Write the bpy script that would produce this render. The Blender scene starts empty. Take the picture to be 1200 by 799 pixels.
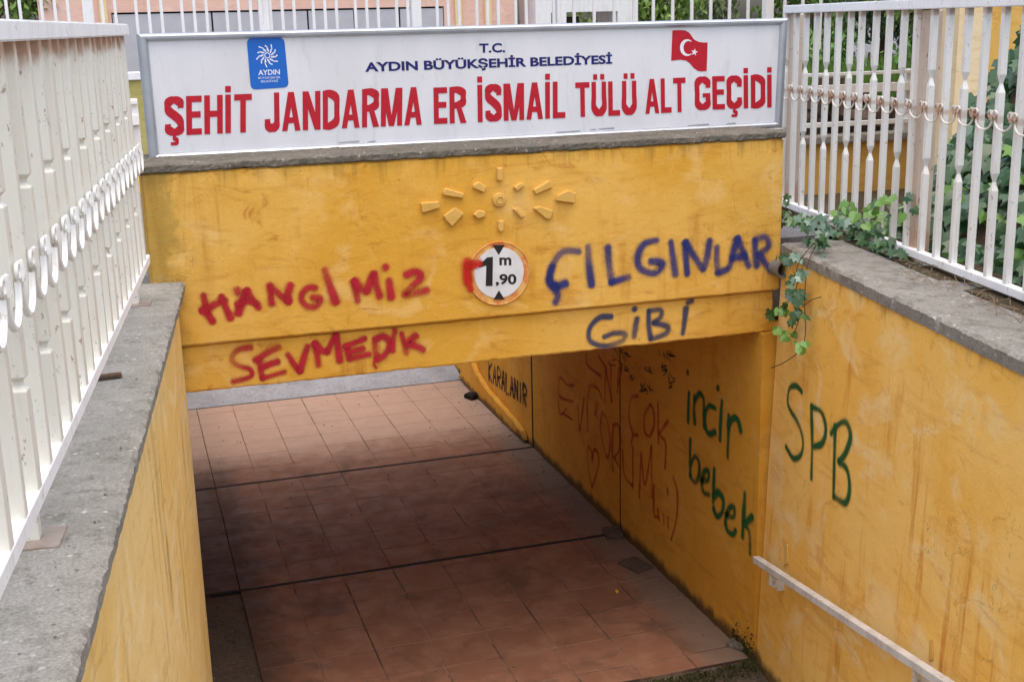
import bpy, bmesh, math, random
from mathutils import Vector, Matrix, noise
rnd = random.Random(7)
S = bpy.context.scene
# ------------------------------------------------------------------ camera, world, sun
F_PX, YAW, PITCH, ROLL, CAM_H = 1451.66, 0.30243, 0.250881, -0.024102, 3.514561
fw = Vector((math.sin(YAW)*math.cos(PITCH), math.cos(YAW)*math.cos(PITCH), -math.sin(PITCH)))
rt0 = Vector((math.cos(YAW), -math.sin(YAW), 0)); up0 = rt0.cross(fw)
rt = rt0*math.cos(ROLL) + up0*math.sin(ROLL); up = -rt0*math.sin(ROLL) + up0*math.cos(ROLL)
cam = bpy.data.cameras.new('camera'); co = bpy.data.objects.new('camera', cam); S.collection.objects.link(co)
m = Matrix((rt, up, -fw)).transposed().to_4x4(); m.translation = Vector((0, 0, CAM_H)); co.matrix_world = m
cam.sensor_width = 36; cam.lens = F_PX/1200*36; cam.clip_start = .05; cam.clip_end = 500
S.camera = co
W = bpy.data.worlds.new('World'); S.world = W; W.use_nodes = True
nt = W.node_tree; bg = nt.nodes['Background']; sky = nt.nodes.new('ShaderNodeTexSky')
sky.sky_type = 'NISHITA'; sky.sun_disc = False
SUN_EL, SUN_AZ = math.radians(77), math.radians(178)
sky.sun_elevation = SUN_EL; sky.sun_rotation = SUN_AZ; sky.air_density = 1.0; sky.dust_density = 4.0; sky.ozone_density = .6
nt.links.new(sky.outputs[0], bg.inputs[0]); bg.inputs[1].default_value = .15
sl = bpy.data.lights.new('sun', 'SUN'); sl.energy = 1.3; sl.angle = math.radians(110); sl.color = (1, .93, .84)
so = bpy.data.objects.new('sun', sl); S.collection.objects.link(so)
sd = Vector((math.sin(SUN_AZ)*math.cos(SUN_EL), math.cos(SUN_AZ)*math.cos(SUN_EL), math.sin(SUN_EL)))
so.rotation_euler = sd.to_track_quat('Z', 'Y').to_euler(); so.location = (0, 0, 20)
S.view_settings.view_transform = 'Standard'; S.view_settings.look = 'None'; S.view_settings.exposure = .76; S.view_settings.gamma = 1
S.render.engine = 'CYCLES'
S.cycles.transparent_max_bounces = 24; S.cycles.max_bounces = 10; S.cycles.diffuse_bounces = 6

# ------------------------------------------------------------------ measuring: a pixel of the photo to a point on a real plane
D = 5.6466          # the portal face
CO = Vector((0, 0, CAM_H))
def ray(x, y): return fw + rt*((x-600)/F_PX) - up*((y-399.5)/F_PX)
def hit_y(x, y, Y): r = ray(x, y); return CO + r*(Y/r.y)
def hit_z(x, y, Z): r = ray(x, y); return CO + r*((Z-CAM_H)/r.z)
def hit_p(x, y, P, n): r = ray(x, y); return CO + r*((P-CO).dot(n)/r.dot(n))
AL, AR = .109322, .166769
dL = Vector((math.sin(AL), math.cos(AL), 0)); dR = Vector((math.sin(AR), math.cos(AR), 0))
nL = Vector((dL.y, -dL.x, 0)); nR = Vector((-dR.y, dR.x, 0))      # both look into the stairwell

# ------------------------------------------------------------------ helpers
def lin(r, g, b):
    f = lambda c: (c/255/12.92) if c/255 <= .04045 else ((c/255+.055)/1.055)**2.4
    return (f(r), f(g), f(b), 1)
def tag(o, label=None, cat=None, group=None, kind=None):
    if label: o['label'] = label
    if cat: o['category'] = cat
    if group: o['group'] = group
    if kind: o['kind'] = kind
    return o
def thing(name, label, cat, loc=(0, 0, 0), group=None, kind=None, rz=0):
    o = bpy.data.objects.new(name, None); S.collection.objects.link(o); o.location = loc; o.rotation_euler.z = rz
    o.empty_display_size = .1
    return tag(o, label, cat, group, kind)
class MB:
    def __init__(s): s.v = []; s.f = []; s.a = []
    def add(s, vs, fs, attr=None):
        k = len(s.v); s.v += [Vector(p) for p in vs]; s.f += [tuple(i+k for i in f) for f in fs]
        s.a += attr if attr else [1.0]*len(vs)
        return s
    def box(s, lo, hi, M=None):
        x0, y0, z0 = lo; x1, y1, z1 = hi
        vs = [Vector(p) for p in ((x0,y0,z0),(x1,y0,z0),(x1,y1,z0),(x0,y1,z0),(x0,y0,z1),(x1,y0,z1),(x1,y1,z1),(x0,y1,z1))]
        if M: vs = [M @ v for v in vs]
        return s.add(vs, [(0,3,2,1),(4,5,6,7),(0,1,5,4),(1,2,6,5),(2,3,7,6),(3,0,4,7)])
    def beam(s, a, b, w, h, upv=Vector((0,0,1))):
        a = Vector(a); b = Vector(b); d = (b-a).normalized(); x = d.cross(upv).normalized(); z = x.cross(d)
        vs = [p + x*sx*w/2 + z*sz*h/2 for p in (a, b) for sx, sz in ((-1,-1),(1,-1),(1,1),(-1,1))]
        return s.add(vs, [(3,2,1,0),(4,5,6,7),(0,1,5,4),(1,2,6,5),(2,3,7,6),(3,0,4,7)])
    def tube(s, pts, r, n=6, closed=False):
        pts = [Vector(p) for p in pts]; k = len(s.v); L = len(pts); prev = None
        rs = r if isinstance(r, (list, tuple)) else [r]*L
        for i, p in enumerate(pts):
            a = pts[i-1] if (i or closed) else p; b = pts[(i+1) % L] if (i < L-1 or closed) else p
            d = (b-a).normalized()
            if prev is None: x = d.orthogonal().normalized()
            else: x = (prev - d*prev.dot(d)).normalized()
            prev = x; y = d.cross(x)
            for j in range(n):
                t = j*2*math.pi/n; s.v.append(p + (x*math.cos(t)+y*math.sin(t))*rs[i]); s.a.append(1.)
        for i in range(L if closed else L-1):
            for j in range(n):
                a = k+i*n; b = k+((i+1) % L)*n; s.f.append((a+j, a+(j+1) % n, b+(j+1) % n, b+j))
        if not closed:
            s.f.append(tuple(k+j for j in reversed(range(n)))); s.f.append(tuple(k+(L-1)*n+j for j in range(n)))
        return s
    def prism(s, poly, off):      # poly: planar loop of points, off: extrusion vector
        n = len(poly); poly = [Vector(p) for p in poly]; off = Vector(off)
        return s.add(poly+[p+off for p in poly], [tuple(reversed(range(n))), tuple(range(n, 2*n))]+[(i, (i+1) % n, n+(i+1) % n, n+i) for i in range(n)])
    def build(s, name, mat, parent=None, bevel=0, smooth=False, seg=1, attr=False, rebase=True):
        off = Vector((0, 0, 0)); inv = None
        vs = s.v
        if parent is not None and rebase:
            inv = mw(parent).inverted(); vs = [inv @ v for v in vs]
        me = bpy.data.meshes.new(name); me.from_pydata([tuple(v) for v in vs], [], s.f)
        if attr:
            at = me.attributes.new('spray', 'FLOAT', 'POINT'); at.data.foreach_set('value', s.a)
        bm = bmesh.new(); bm.from_mesh(me); bmesh.ops.recalc_face_normals(bm, faces=bm.faces)
        if bevel: bmesh.ops.bevel(bm, geom=[e for e in bm.edges if len(e.link_faces) == 2 and e.calc_face_angle(0) > .5], offset=bevel, segments=seg, affect='EDGES', clamp_overlap=True)
        bm.to_mesh(me); bm.free()
        if smooth:
            me.polygons.foreach_set('use_smooth', [True]*len(me.polygons))
            me.set_sharp_from_angle(angle=math.radians(40))
        me.materials.append(mat)
        o = bpy.data.objects.new(name, me); S.collection.objects.link(o)
        if parent is not None: o.parent = parent
        return o
def mw(o):
    M = Matrix.LocRotScale(o.location, o.rotation_euler, o.scale)
    return mw(o.parent) @ M if o.parent else M
def copy_tree(o, parent=None):
    c = o.copy(); S.collection.objects.link(c)
    if parent is not None: c.parent = parent
    for ch in KIDS.get(o.name, []): copy_tree(ch, c)
    return c
KIDS = {}
def inst(o, parent, loc, rot=(0, 0, 0), sc=None):
    c = o.copy(); S.collection.objects.link(c); c.parent = parent; c.location = loc; c.rotation_euler = rot
    if sc: c.scale = sc
    return c
def rough(o, amt, cell, levels=0, seed=0, flat=0):   # uneven edges and faces: subdivide and push along 3d noise
    me = o.data; bm = bmesh.new(); bm.from_mesh(me)
    for _ in range(40):
        es = [e for e in bm.edges if e.calc_length() > cell]
        if not es or len(bm.verts) > 60000: break
        bmesh.ops.subdivide_edges(bm, edges=es, cuts=1, use_grid_fill=True)
    bmesh.ops.triangulate(bm, faces=[f for f in bm.faces if len(f.verts) > 4])
    bm.normal_update()
    for v in bm.verts:
        p = v.co + Vector((seed, seed*2, 0))
        n = noise.noise_vector(p*7)*.35 + noise.noise_vector(p*25)*.4 + noise.noise_vector(p*75)*.35
        if flat: n.y *= flat
        v.co += n*amt
    bm.to_mesh(me); bm.free(); return o

# ------------------------------------------------------------------ materials
class NT:
    def __init__(s, name):
        s.m = bpy.data.materials.new(name); s.m.use_nodes = True; s.t = s.m.node_tree; s.b = s.t.nodes['Principled BSDF']
        s.pos = s.t.nodes.new('ShaderNodeNewGeometry').outputs['Position']
    def n(s, typ, **k):
        x = s.t.nodes.new(typ)
        for a, b in k.items(): setattr(x, a, b)
        return x
    def l(s, a, b): s.t.links.new(a, b)
    def vec(s, sc, off=(0, 0, 0), src=None):
        x = s.n('ShaderNodeMapping'); x.inputs['Scale'].default_value = sc; x.inputs['Location'].default_value = off
        s.l(src or s.pos, x.inputs[0]); return x.outputs[0]
    def noise(s, scale, detail=4, rough=.55, vec=None, dist=0):
        x = s.n('ShaderNodeTexNoise'); x.inputs['Scale'].default_value = scale; x.inputs['Detail'].default_value = detail
        x.inputs['Roughness'].default_value = rough; x.inputs['Distortion'].default_value = dist
        s.l(vec or s.pos, x.inputs['Vector']); return x.outputs[0]
    def ramp(s, a, lo, hi, v0=0., v1=1.):
        x = s.n('ShaderNodeMapRange'); x.inputs[1].default_value = lo; x.inputs[2].default_value = hi; x.inputs[3].default_value = v0; x.inputs[4].default_value = v1
        x.interpolation_type = 'SMOOTHSTEP'; s.l(a, x.inputs[0]); return x.outputs[0]
    def math(s, op, a, b=None, clamp=False):
        x = s.n('ShaderNodeMath', operation=op, use_clamp=clamp)
        for i, v in enumerate((a, b)):
            if v is None: continue
            if isinstance(v, (int, float)): x.inputs[i].default_value = v
            else: s.l(v, x.inputs[i])
        return x.outputs[0]
    def mix(s, f, a, b, mode='MIX'):
        x = s.n('ShaderNodeMix', data_type='RGBA', blend_type=mode)
        for i, v in ((0, f), (6, a), (7, b)):
            if isinstance(v, (int, float, tuple)): x.inputs[i].default_value = v
            else: s.l(v, x.inputs[i])
        return x.outputs[2]
    def bump(s, h, strength=.3, dist=.01, prev=None):
        x = s.n('ShaderNodeBump'); x.inputs['Strength'].default_value = strength; x.inputs['Distance'].default_value = dist
        s.l(h, x.inputs['Height'])
        if prev: s.l(prev, x.inputs['Normal'])
        return x.outputs[0]
    def sep(s):
        x = s.n('ShaderNodeSeparateXYZ'); s.l(s.pos, x.inputs[0]); return x.outputs
    def out(s, col, rough=.8, normal=None, spec=.3, metal=0):
        if isinstance(col, tuple): s.b.inputs['Base Color'].default_value = col
        else: s.l(col, s.b.inputs['Base Color'])
        if isinstance(rough, (int, float)): s.b.inputs['Roughness'].default_value = rough
        else: s.l(rough, s.b.inputs['Roughness'])
        s.b.inputs['Specular IOR Level'].default_value = spec; s.b.inputs['Metallic'].default_value = metal
        if normal: s.l(normal, s.b.inputs['Normal'])
        return s.m

def plaster(name, base, warm, pale, stain, streak=.5, floor_dirt=0., patch=.5, stain_amt=.6, off=0, topdirt=None, moss_x=None):
    N = NT(name)
    n1 = N.noise(1.3, 6, .6, N.vec((1, 1, 1), (off, 0, 0)), .5)
    c = N.mix(N.ramp(n1, .38, .62), base, warm)
    ns = N.noise(1, 6, .62, N.vec((11, 11, .9), (off, off, 0)), .3)
    ns2 = N.noise(1.6, 3, .5)
    c = N.mix(N.math('MULTIPLY', N.ramp(ns, .5, .72), N.math('MULTIPLY', N.ramp(ns2, .42, .62), streak)), c, stain)
    np_ = N.noise(2.7, 5, .6, N.vec((1, 1, 1.3), (3+off, 1, 5)), .8)
    c = N.mix(N.math('MULTIPLY', N.ramp(np_, .52, .66), patch), c, pale)
    nf = N.noise(5, 8, .7, N.vec((1, 1, 1.6), (9+off, 4, 2)), 1.2)
    c = N.mix(N.math('MULTIPLY', N.ramp(nf, .56, .74), stain_amt), c, stain)
    nsp = N.noise(38, 4, .7, None)
    c = N.mix(N.math('MULTIPLY', N.ramp(nsp, .66, .74), .55), c, lin(120, 84, 40))
    tw = N.noise(1, 7, .68, N.vec((2.2, 2.2, 9), (off+7, 1, 3)), 1.4)
    c = N.mix(N.math('MULTIPLY', N.ramp(tw, .5, .7), .38), c, stain)
    sc = N.noise(1, 6, .7, N.vec((30, 30, 6), (off, 2, 8)))
    c = N.mix(N.math('MULTIPLY', N.ramp(sc, .56, .72), .22), c, pale)
    vo = N.n('ShaderNodeTexVoronoi', feature='DISTANCE_TO_EDGE'); vo.inputs['Scale'].default_value = 1.7
    wv = N.n('ShaderNodeVectorMath', operation='ADD'); nn_ = N.n('ShaderNodeTexNoise'); nn_.inputs['Scale'].default_value = 3.5; nn_.inputs['Detail'].default_value = 6; N.l(N.pos, nn_.inputs['Vector']); N.l(N.pos, wv.inputs[0]); N.l(nn_.outputs['Color'], wv.inputs[1]); N.l(wv.outputs[0], vo.inputs['Vector'])
    crack = N.math('MULTIPLY', N.ramp(vo.outputs['Distance'], .006, .0015), N.ramp(N.noise(1.1, 3), .5, .6, 0, .35))
    c = N.mix(crack, c, lin(110, 78, 36))
    chip = N.ramp(N.noise(17, 6, .72, N.vec((1, 1, 1), (off, 3, 1))), .70, .73, 0, .8)
    c = N.mix(chip, c, lin(216, 204, 180))
    z = N.sep()[2]
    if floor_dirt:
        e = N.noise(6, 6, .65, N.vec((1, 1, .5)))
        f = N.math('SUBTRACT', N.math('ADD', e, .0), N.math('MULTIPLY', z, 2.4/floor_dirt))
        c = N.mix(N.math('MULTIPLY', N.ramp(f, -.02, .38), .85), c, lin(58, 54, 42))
    if topdirt:
        z0, h = topdirt       # runs of dirt below an edge at height z0
        e = N.noise(1, 5, .65, N.vec((16, 16, 1.2)))
        f = N.math('ADD', N.math('MULTIPLY', N.math('SUBTRACT', z, z0), 1/h), N.math('MULTIPLY', e, 1.5))
        c = N.mix(N.math('MULTIPLY', N.ramp(f, .5, 1.0), .6), c, lin(122, 92, 40))
    if moss_x is not None:
        e = N.noise(9, 5, .7)
        f = N.math('SUBTRACT', N.math('ADD', e, .18), N.math('MULTIPLY', N.math('ABSOLUTE', N.math('SUBTRACT', N.sep()[0], moss_x)), 4.5))
        c = N.mix(N.math('MULTIPLY', N.ramp(f, .1, .5), .5), c, lin(124, 108, 52))
    b = N.bump(N.noise(14, 5, .6), .35, .012)
    b = N.bump(N.noise(110, 4, .6), .5, .003, b); b = N.bump(N.math('MULTIPLY', chip, -1), .4, .004, b); b = N.bump(N.noise(1, 4, .6, N.vec((60, 60, 9))), .3, .003, b)
    return N.out(c, .85, b, .2)

YB, YW, YP, YS = lin(226, 178, 86), lin(216, 162, 60), lin(232, 196, 126), lin(176, 112, 32)
M = {}
M['fascia'] = plaster('yellow_plaster_fascia', YB, YW, YP, YS, .6, 0, .5, .8, 0, (2.92, .3), .12)
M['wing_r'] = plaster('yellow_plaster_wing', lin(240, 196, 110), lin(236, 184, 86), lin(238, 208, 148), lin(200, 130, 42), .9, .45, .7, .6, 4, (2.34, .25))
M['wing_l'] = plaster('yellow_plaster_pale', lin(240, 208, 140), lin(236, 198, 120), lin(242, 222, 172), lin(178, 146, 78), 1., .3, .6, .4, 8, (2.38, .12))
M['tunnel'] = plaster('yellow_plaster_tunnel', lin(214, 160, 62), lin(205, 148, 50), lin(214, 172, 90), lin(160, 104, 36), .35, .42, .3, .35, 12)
M['far_yellow'] = plaster('yellow_plaster_far', lin(224, 182, 104), lin(222, 176, 90), lin(228, 194, 130), lin(186, 140, 68), .4, 0, .4, .3, 15)
M['cream'] = plaster('cream_plaster', lin(236, 214, 172), lin(232, 206, 158), lin(240, 224, 190), lin(200, 170, 120), .3, 0, .4, .2, 18)
M['pink'] = plaster('pink_plaster', lin(232, 196, 180), lin(230, 188, 170), lin(236, 210, 198), lin(196, 160, 146), .4, 0, .5, .2, 21)
M['olive'] = plaster('mossy_yellow_plaster', lin(190, 180, 118), lin(176, 166, 98), lin(200, 192, 140), lin(110, 108, 68), .5, 0, .4, .5, 22)
M['relief'] = plaster('relief_plaster', lin(214, 172, 92), lin(208, 164, 80), lin(220, 184, 112), lin(160, 120, 62), .2, 0, .4, .35, 2)

def concrete(name, a, b, dark, light, bumpd=.006, moss=0.):
    N = NT(name)
    c = N.mix(N.ramp(N.noise(3.2, 8, .65, None, .6), .35, .65), a, b)
    c = N.mix(N.math('MULTIPLY', N.ramp(N.noise(22, 8, .75), .5, .68), .6), c, dark)
    c = N.mix(N.math('MULTIPLY', N.ramp(N.noise(34, 5, .7, N.vec((1, 1, 1), (5, 5, 5))), .6, .7), .75), c, light)
    c = N.mix(N.math('MULTIPLY', N.ramp(N.noise(9, 6, .7, N.vec((1, 1, 1), (2, 7, 1))), .6, .74), .6), c, light)
    c = N.mix(N.ramp(N.noise(140, 4, .7), .35, .7, 0, .5), c, dark)
    vo = N.n('ShaderNodeTexVoronoi'); vo.inputs['Scale'].default_value = 26; N.l(N.pos, vo.inputs['Vector'])
    c = N.mix(N.math('MULTIPLY', N.ramp(vo.outputs['Distance'], .22, .1), N.ramp(N.noise(5, 3), .45, .6, 0, .8)), c, light)
    c = N.mix(N.math('MULTIPLY', N.ramp(N.noise(1, 4, .7, N.vec((40, 9, 20))), .66, .72), .6), c, dark)
    if moss: c = N.mix(N.math('MULTIPLY', N.ramp(N.noise(7, 6, .7, N.vec((1, 1, 1), (12, 3, 4))), .5, .66), moss), c, lin(74, 72, 42))
    bb = N.bump(N.noise(18, 6, .7), .5, .02); bb = N.bump(N.noise(85, 5, .7), .7, bumpd, bb)
    return N.out(c, .93, bb, .15)
M['coping'] = concrete('rough_coping_concrete', lin(150, 147, 138), lin(168, 164, 155), lin(98, 94, 86), lin(206, 202, 194), .009, .2)
M['coping_dark'] = concrete('ledge_mortar', lin(106, 101, 92), lin(126, 119, 108), lin(74, 72, 66), lin(178, 172, 160), .006, .35)
M['coping_r'] = concrete('right_coping_concrete', lin(146, 142, 134), lin(160, 156, 148), lin(94, 90, 82), lin(196, 192, 182), .007, .3)
M['street'] = concrete('street_asphalt', lin(120, 120, 122), lin(134, 134, 136), lin(86, 86, 88), lin(160, 160, 162), .004)
M['stone'] = concrete('grey_granite', lin(142, 144, 150), lin(160, 162, 168), lin(96, 98, 104), lin(190, 192, 198), .003)
M['crumb'] = concrete('earth_crumb', lin(110, 92, 78), lin(130, 112, 96), lin(80, 68, 58), lin(150, 134, 120), .004)
M['floor'] = concrete('dirty_screed', lin(96, 84, 74), lin(110, 96, 84), lin(48, 42, 38), lin(134, 122, 108), .004, .2)
M['soil'] = concrete('garden_soil', lin(74, 64, 48), lin(90, 78, 60), lin(40, 36, 26), lin(130, 116, 94), .01, .5)

N = NT('terracotta_tile')
oi = N.n('ShaderNodeObjectInfo').outputs['Random']
c = N.mix(oi, lin(124, 86, 67), lin(136, 95, 74))
c = N.mix(N.ramp(N.noise(4, 6, .65), .42, .66, 0, .4), c, lin(164, 124, 100))
c = N.mix(N.ramp(N.noise(2.1, 7, .7, N.vec((1, 1, 1), (4, 2, 0)), 1), .5, .66, 0, .65), c, lin(98, 74, 60))
c = N.mix(N.ramp(N.noise(30, 5, .7), .56, .72, 0, .4), c, lin(120, 90, 74))
X = N.sep()
# trodden dust lies along the right wall and damp grime along the left one
f = N.math('ADD', N.math('MULTIPLY', N.math('SUBTRACT', X[0], 2.82), 3.6), N.noise(5, 5, .7))
c = N.mix(N.math('MULTIPLY', N.ramp(f, .45, 1.1), .8), c, lin(118, 104, 92))
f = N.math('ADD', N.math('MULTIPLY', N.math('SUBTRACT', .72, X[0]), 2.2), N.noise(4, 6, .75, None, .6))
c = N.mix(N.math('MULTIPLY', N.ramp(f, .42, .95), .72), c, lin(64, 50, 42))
f = N.math('ADD', N.math('MULTIPLY', N.math('SUBTRACT', X[1], 9.9), .8), N.noise(3, 6, .7))     # tiles beyond the roofed part: weather-bleached, with daylight contrast put into the colour
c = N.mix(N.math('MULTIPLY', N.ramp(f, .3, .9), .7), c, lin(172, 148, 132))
bb = N.bump(N.noise(10, 5, .6), .3, .006); bb = N.bump(N.noise(60, 4, .6), .3, .002, bb)
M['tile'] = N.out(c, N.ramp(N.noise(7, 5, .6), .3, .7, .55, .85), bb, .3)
N = NT('tile_grout')
c = N.mix(N.ramp(N.noise(3, 5, .6), .4, .6), lin(150, 120, 102), lin(104, 80, 66))
N = NT('tile_grout')
c = N.mix(N.ramp(N.noise(2.2, 5, .65), .4, .6), lin(142, 112, 94), lin(80, 62, 52))
M['grout'] = N.out(c, .9, N.bump(N.noise(60, 4), .4, .003))
N = NT('joint_filler'); M['joint'] = N.out(lin(30, 24, 22), .8)

def paint(name, base, dirt, rustz=(), rust_amt=.5, off=0):
    N = NT(name)
    c = N.mix(N.math('MULTIPLY', N.ramp(N.noise(1, 5, .6, N.vec((9, 9, 2), (off, 0, 0))), .42, .68), .55), base, dirt)
    z = N.sep()[2]
    e = N.noise(1, 5, .7, N.vec((18, 18, 5)))
    for z0, h, amt in rustz:
        f = N.math('SUBTRACT', N.math('ADD', e, .12), N.math('MULTIPLY', N.math('ABSOLUTE', N.math('SUBTRACT', z, z0)), 1/h))
        c = N.mix(N.math('MULTIPLY', N.ramp(f, .15, .5), amt), c, lin(158, 104, 62))
    c = N.mix(N.math('MULTIPLY', N.ramp(N.noise(48, 5, .75, N.vec((1, 1, .5))), .61, .66), rust_amt), c, lin(134, 84, 52))
    c = N.mix(N.math('MULTIPLY', N.ramp(N.noise(1, 5, .7, N.vec((26, 26, 1.5), (off, 0, 0))), .55, .75), .35), c, lin(176, 160, 134))
    bb = N.bump(N.noise(70, 4, .6), .25, .0015)
    return N.out(c, .5, bb, .4)
M['bar_l'] = paint('cream_bar_paint', lin(228, 225, 212), lin(216, 209, 190), ((3.50, .13, .8),), .7, 3)
M['rail_l'] = paint('white_rail_paint', lin(248, 249, 250), lin(234, 234, 230), (), .5, 5)
M['bar_r'] = paint('white_bar_paint', lin(232, 231, 226), lin(212, 207, 198), ((3.52, .05, .5), (3.09, .04, .4)), .6, 7)
M['scroll'] = paint('rusty_scroll_paint', lin(232, 228, 220), lin(202, 170, 140), ((3.10, .05, .75),), 1., 9)
M['scroll_l'] = paint('white_scroll_paint', lin(240, 240, 236), lin(216, 208, 196), (), .4, 9)
M['post_r'] = paint('rusty_post_paint', lin(200, 184, 168), lin(168, 142, 122), ((2.45, .25, .5),), 1., 11)
M['far_white'] = paint('white_far_paint', lin(238, 240, 242), lin(222, 222, 222), (), .3, 13)
M['rust'] = paint('flaking_rust', lin(150, 138, 126), lin(112, 86, 68), (), 1., 15)
M['handrail'] = paint('handrail_paint', lin(208, 206, 202), lin(172, 166, 158), (), 1., 17)

def plain(name, col, rough=.5, metal=0, spec=.5, var=.12, sc=20, bmp=0):
    N = NT(name); c = N.mix(N.ramp(N.noise(sc, 4), .3, .7, 0, var*2), col, tuple(x*.6 for x in col[:3])+(1,))
    return N.out(c, rough, N.bump(N.noise(sc*3, 3), .3, bmp) if bmp else None, spec, metal)
N = NT('sign_face')
c = N.mix(N.ramp(N.noise(1, 5, .6, N.vec((3, 3, 1))), .35, .7, 0, .5), lin(226, 226, 229), lin(206, 206, 208))
c = N.mix(N.ramp(N.noise(60, 5, .7), .64, .74, 0, .45), c, lin(160, 154, 146))
c = N.mix(N.ramp(N.noise(1, 5, .7, N.vec((14, 1, 3))), .52, .74, 0, .35), c, lin(176, 172, 164))
M['sign'] = N.out(c, .35, None, .5)
M['alu'] = plain('aluminium_frame', lin(196, 200, 206), .38, .75, .5, .2, 9, .001)
M['red'] = plain('red_vinyl', lin(190, 26, 44), .4, 0, .4, .15, 30)
M['blue'] = plain('blue_vinyl', lin(30, 104, 196), .4, 0, .4, .08, 30)
M['navy'] = plain('navy_vinyl', lin(30, 34, 104), .4, 0, .4, .1, 30)
M['black'] = plain('black_vinyl', lin(34, 32, 34), .5, 0, .4, .2, 30)
M['white_vinyl'] = plain('white_vinyl', lin(232, 234, 240), .4, 0, .4, .05, 30)
M['plate'] = plain('white_sign_plate', lin(222, 222, 224), .45, 0, .4, .15, 12)
N = NT('faded_sign_rim')
c = N.mix(N.ramp(N.noise(9, 6, .7, None, .5), .42, .62), lin(216, 166, 92), lin(208, 118, 66)); c = N.mix(N.ramp(N.noise(16, 5, .7), .5, .62, 0, .8), c, lin(222, 182, 108))
M['rim'] = N.out(c, .7)
def leafm(name, a, b, rough=.38):
    N = NT(name); oi = N.n('ShaderNodeObjectInfo').outputs['Random']
    c = N.mix(oi, a, b); c = N.mix(N.ramp(N.noise(9, 3, .6), .35, .7, 0, .6), c, tuple(x*.55 for x in b[:3])+(1,))
    N.b.inputs['Transmission Weight'].default_value = 0
    N.b.inputs['Subsurface Weight'].default_value = .0
    return N.out(c, rough, None, .5)
M['ivy'] = leafm('ivy_leaf', lin(44, 80, 44), lin(72, 110, 58), .3)
M['ivy_light'] = leafm('ivy_leaf_young', lin(92, 138, 56), lin(118, 160, 74), .4)
M['ivy_pale'] = leafm('ivy_leaf_dusty', lin(76, 106, 86), lin(110, 138, 116), .22)
M['bush'] = leafm('bush_leaf', lin(88, 128, 52), lin(140, 168, 84), .6)
M['bush_pale'] = leafm('olive_leaf', lin(140, 156, 110), lin(170, 182, 136), .6)
M['grass'] = leafm('grass_blade', lin(84, 132, 56), lin(124, 164, 76), .6)
M['bark'] = plain('bark', lin(92, 76, 60), .9, 0, .2, .3, 12, .01)
M['stem'] = plain('vine_stem', lin(78, 58, 44), .8, 0, .2, .3, 60)
M['twig'] = plain('dry_twig', lin(150, 130, 108), .9, 0, .2, .3, 60)
M['moss'] = plain('moss', lin(62, 66, 38), .95, 0, .1, .4, 40, .01)
M['glass'] = plain('window_shutter', lin(150, 152, 158), .45, 0, .4, .15, 6)
M['shutter'] = plain('grey_shutter', lin(188, 190, 196), .5, 0, .4, .1, 6)
M['dark'] = plain('dark_gap', lin(70, 64, 60), .8, 0, .2, .2, 6)
M['stonebits'] = concrete('dark_rubble', lin(92, 80, 72), lin(116, 98, 88), lin(44, 38, 34), lin(160, 146, 134), .01)
M['pipe'] = plain('grey_pipe', lin(122, 118, 112), .7, 0, .3, .3, 50)
M['yellowbit'] = plain('yellow_plastic', lin(232, 190, 60), .4)
M['rag'] = plain('dark_cloth', lin(44, 38, 36), .9, 0, .1, .3, 40)
M['wood'] = plain('weathered_wood', lin(98, 78, 62), .85, 0, .2, .35, 40)

def spray_mat(name, col, dens=.9, grain=.35):
    N = NT(name); at = N.n('ShaderNodeAttribute', attribute_name='spray').outputs['Fac']
    g = N.noise(150, 3, .7); g2 = N.noise(12, 4, .6)
    a = N.math('ADD', at, N.math('MULTIPLY', N.math('SUBTRACT', g, .5), grain*1.7))
    a = N.math('ADD', a, N.math('MULTIPLY', N.math('SUBTRACT', g2, .5), grain))
    a = N.ramp(a, .0, 1.0, 0, dens)
    a = N.math('MULTIPLY', a, N.ramp(at, 0, .12))
    c = N.mix(N.ramp(N.noise(20, 4), .35, .65, 0, .4), col, tuple(x*.6 for x in col[:3])+(1,))
    mm = N.out(c, .75, None, .2); N.l(a, N.b.inputs['Alpha']); return mm
M['sp_red'] = spray_mat('red_spray_paint', lin(188, 38, 54))
M['sp_rr'] = spray_mat('bright_red_spray_paint', lin(206, 44, 34))
M['sp_thin'] = spray_mat('thin_red_marker', lin(186, 34, 18), .62)
M['sp_blue'] = spray_mat('blue_spray_paint', lin(44, 56, 124), .82)
M['sp_gib'] = spray_mat('faded_blue_spray_paint', lin(56, 68, 104), .8)
M['sp_green'] = spray_mat('green_spray_paint', lin(26, 92, 50), .95)
M['sp_black'] = spray_mat('black_spray_paint', lin(34, 30, 34), .95)

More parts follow.
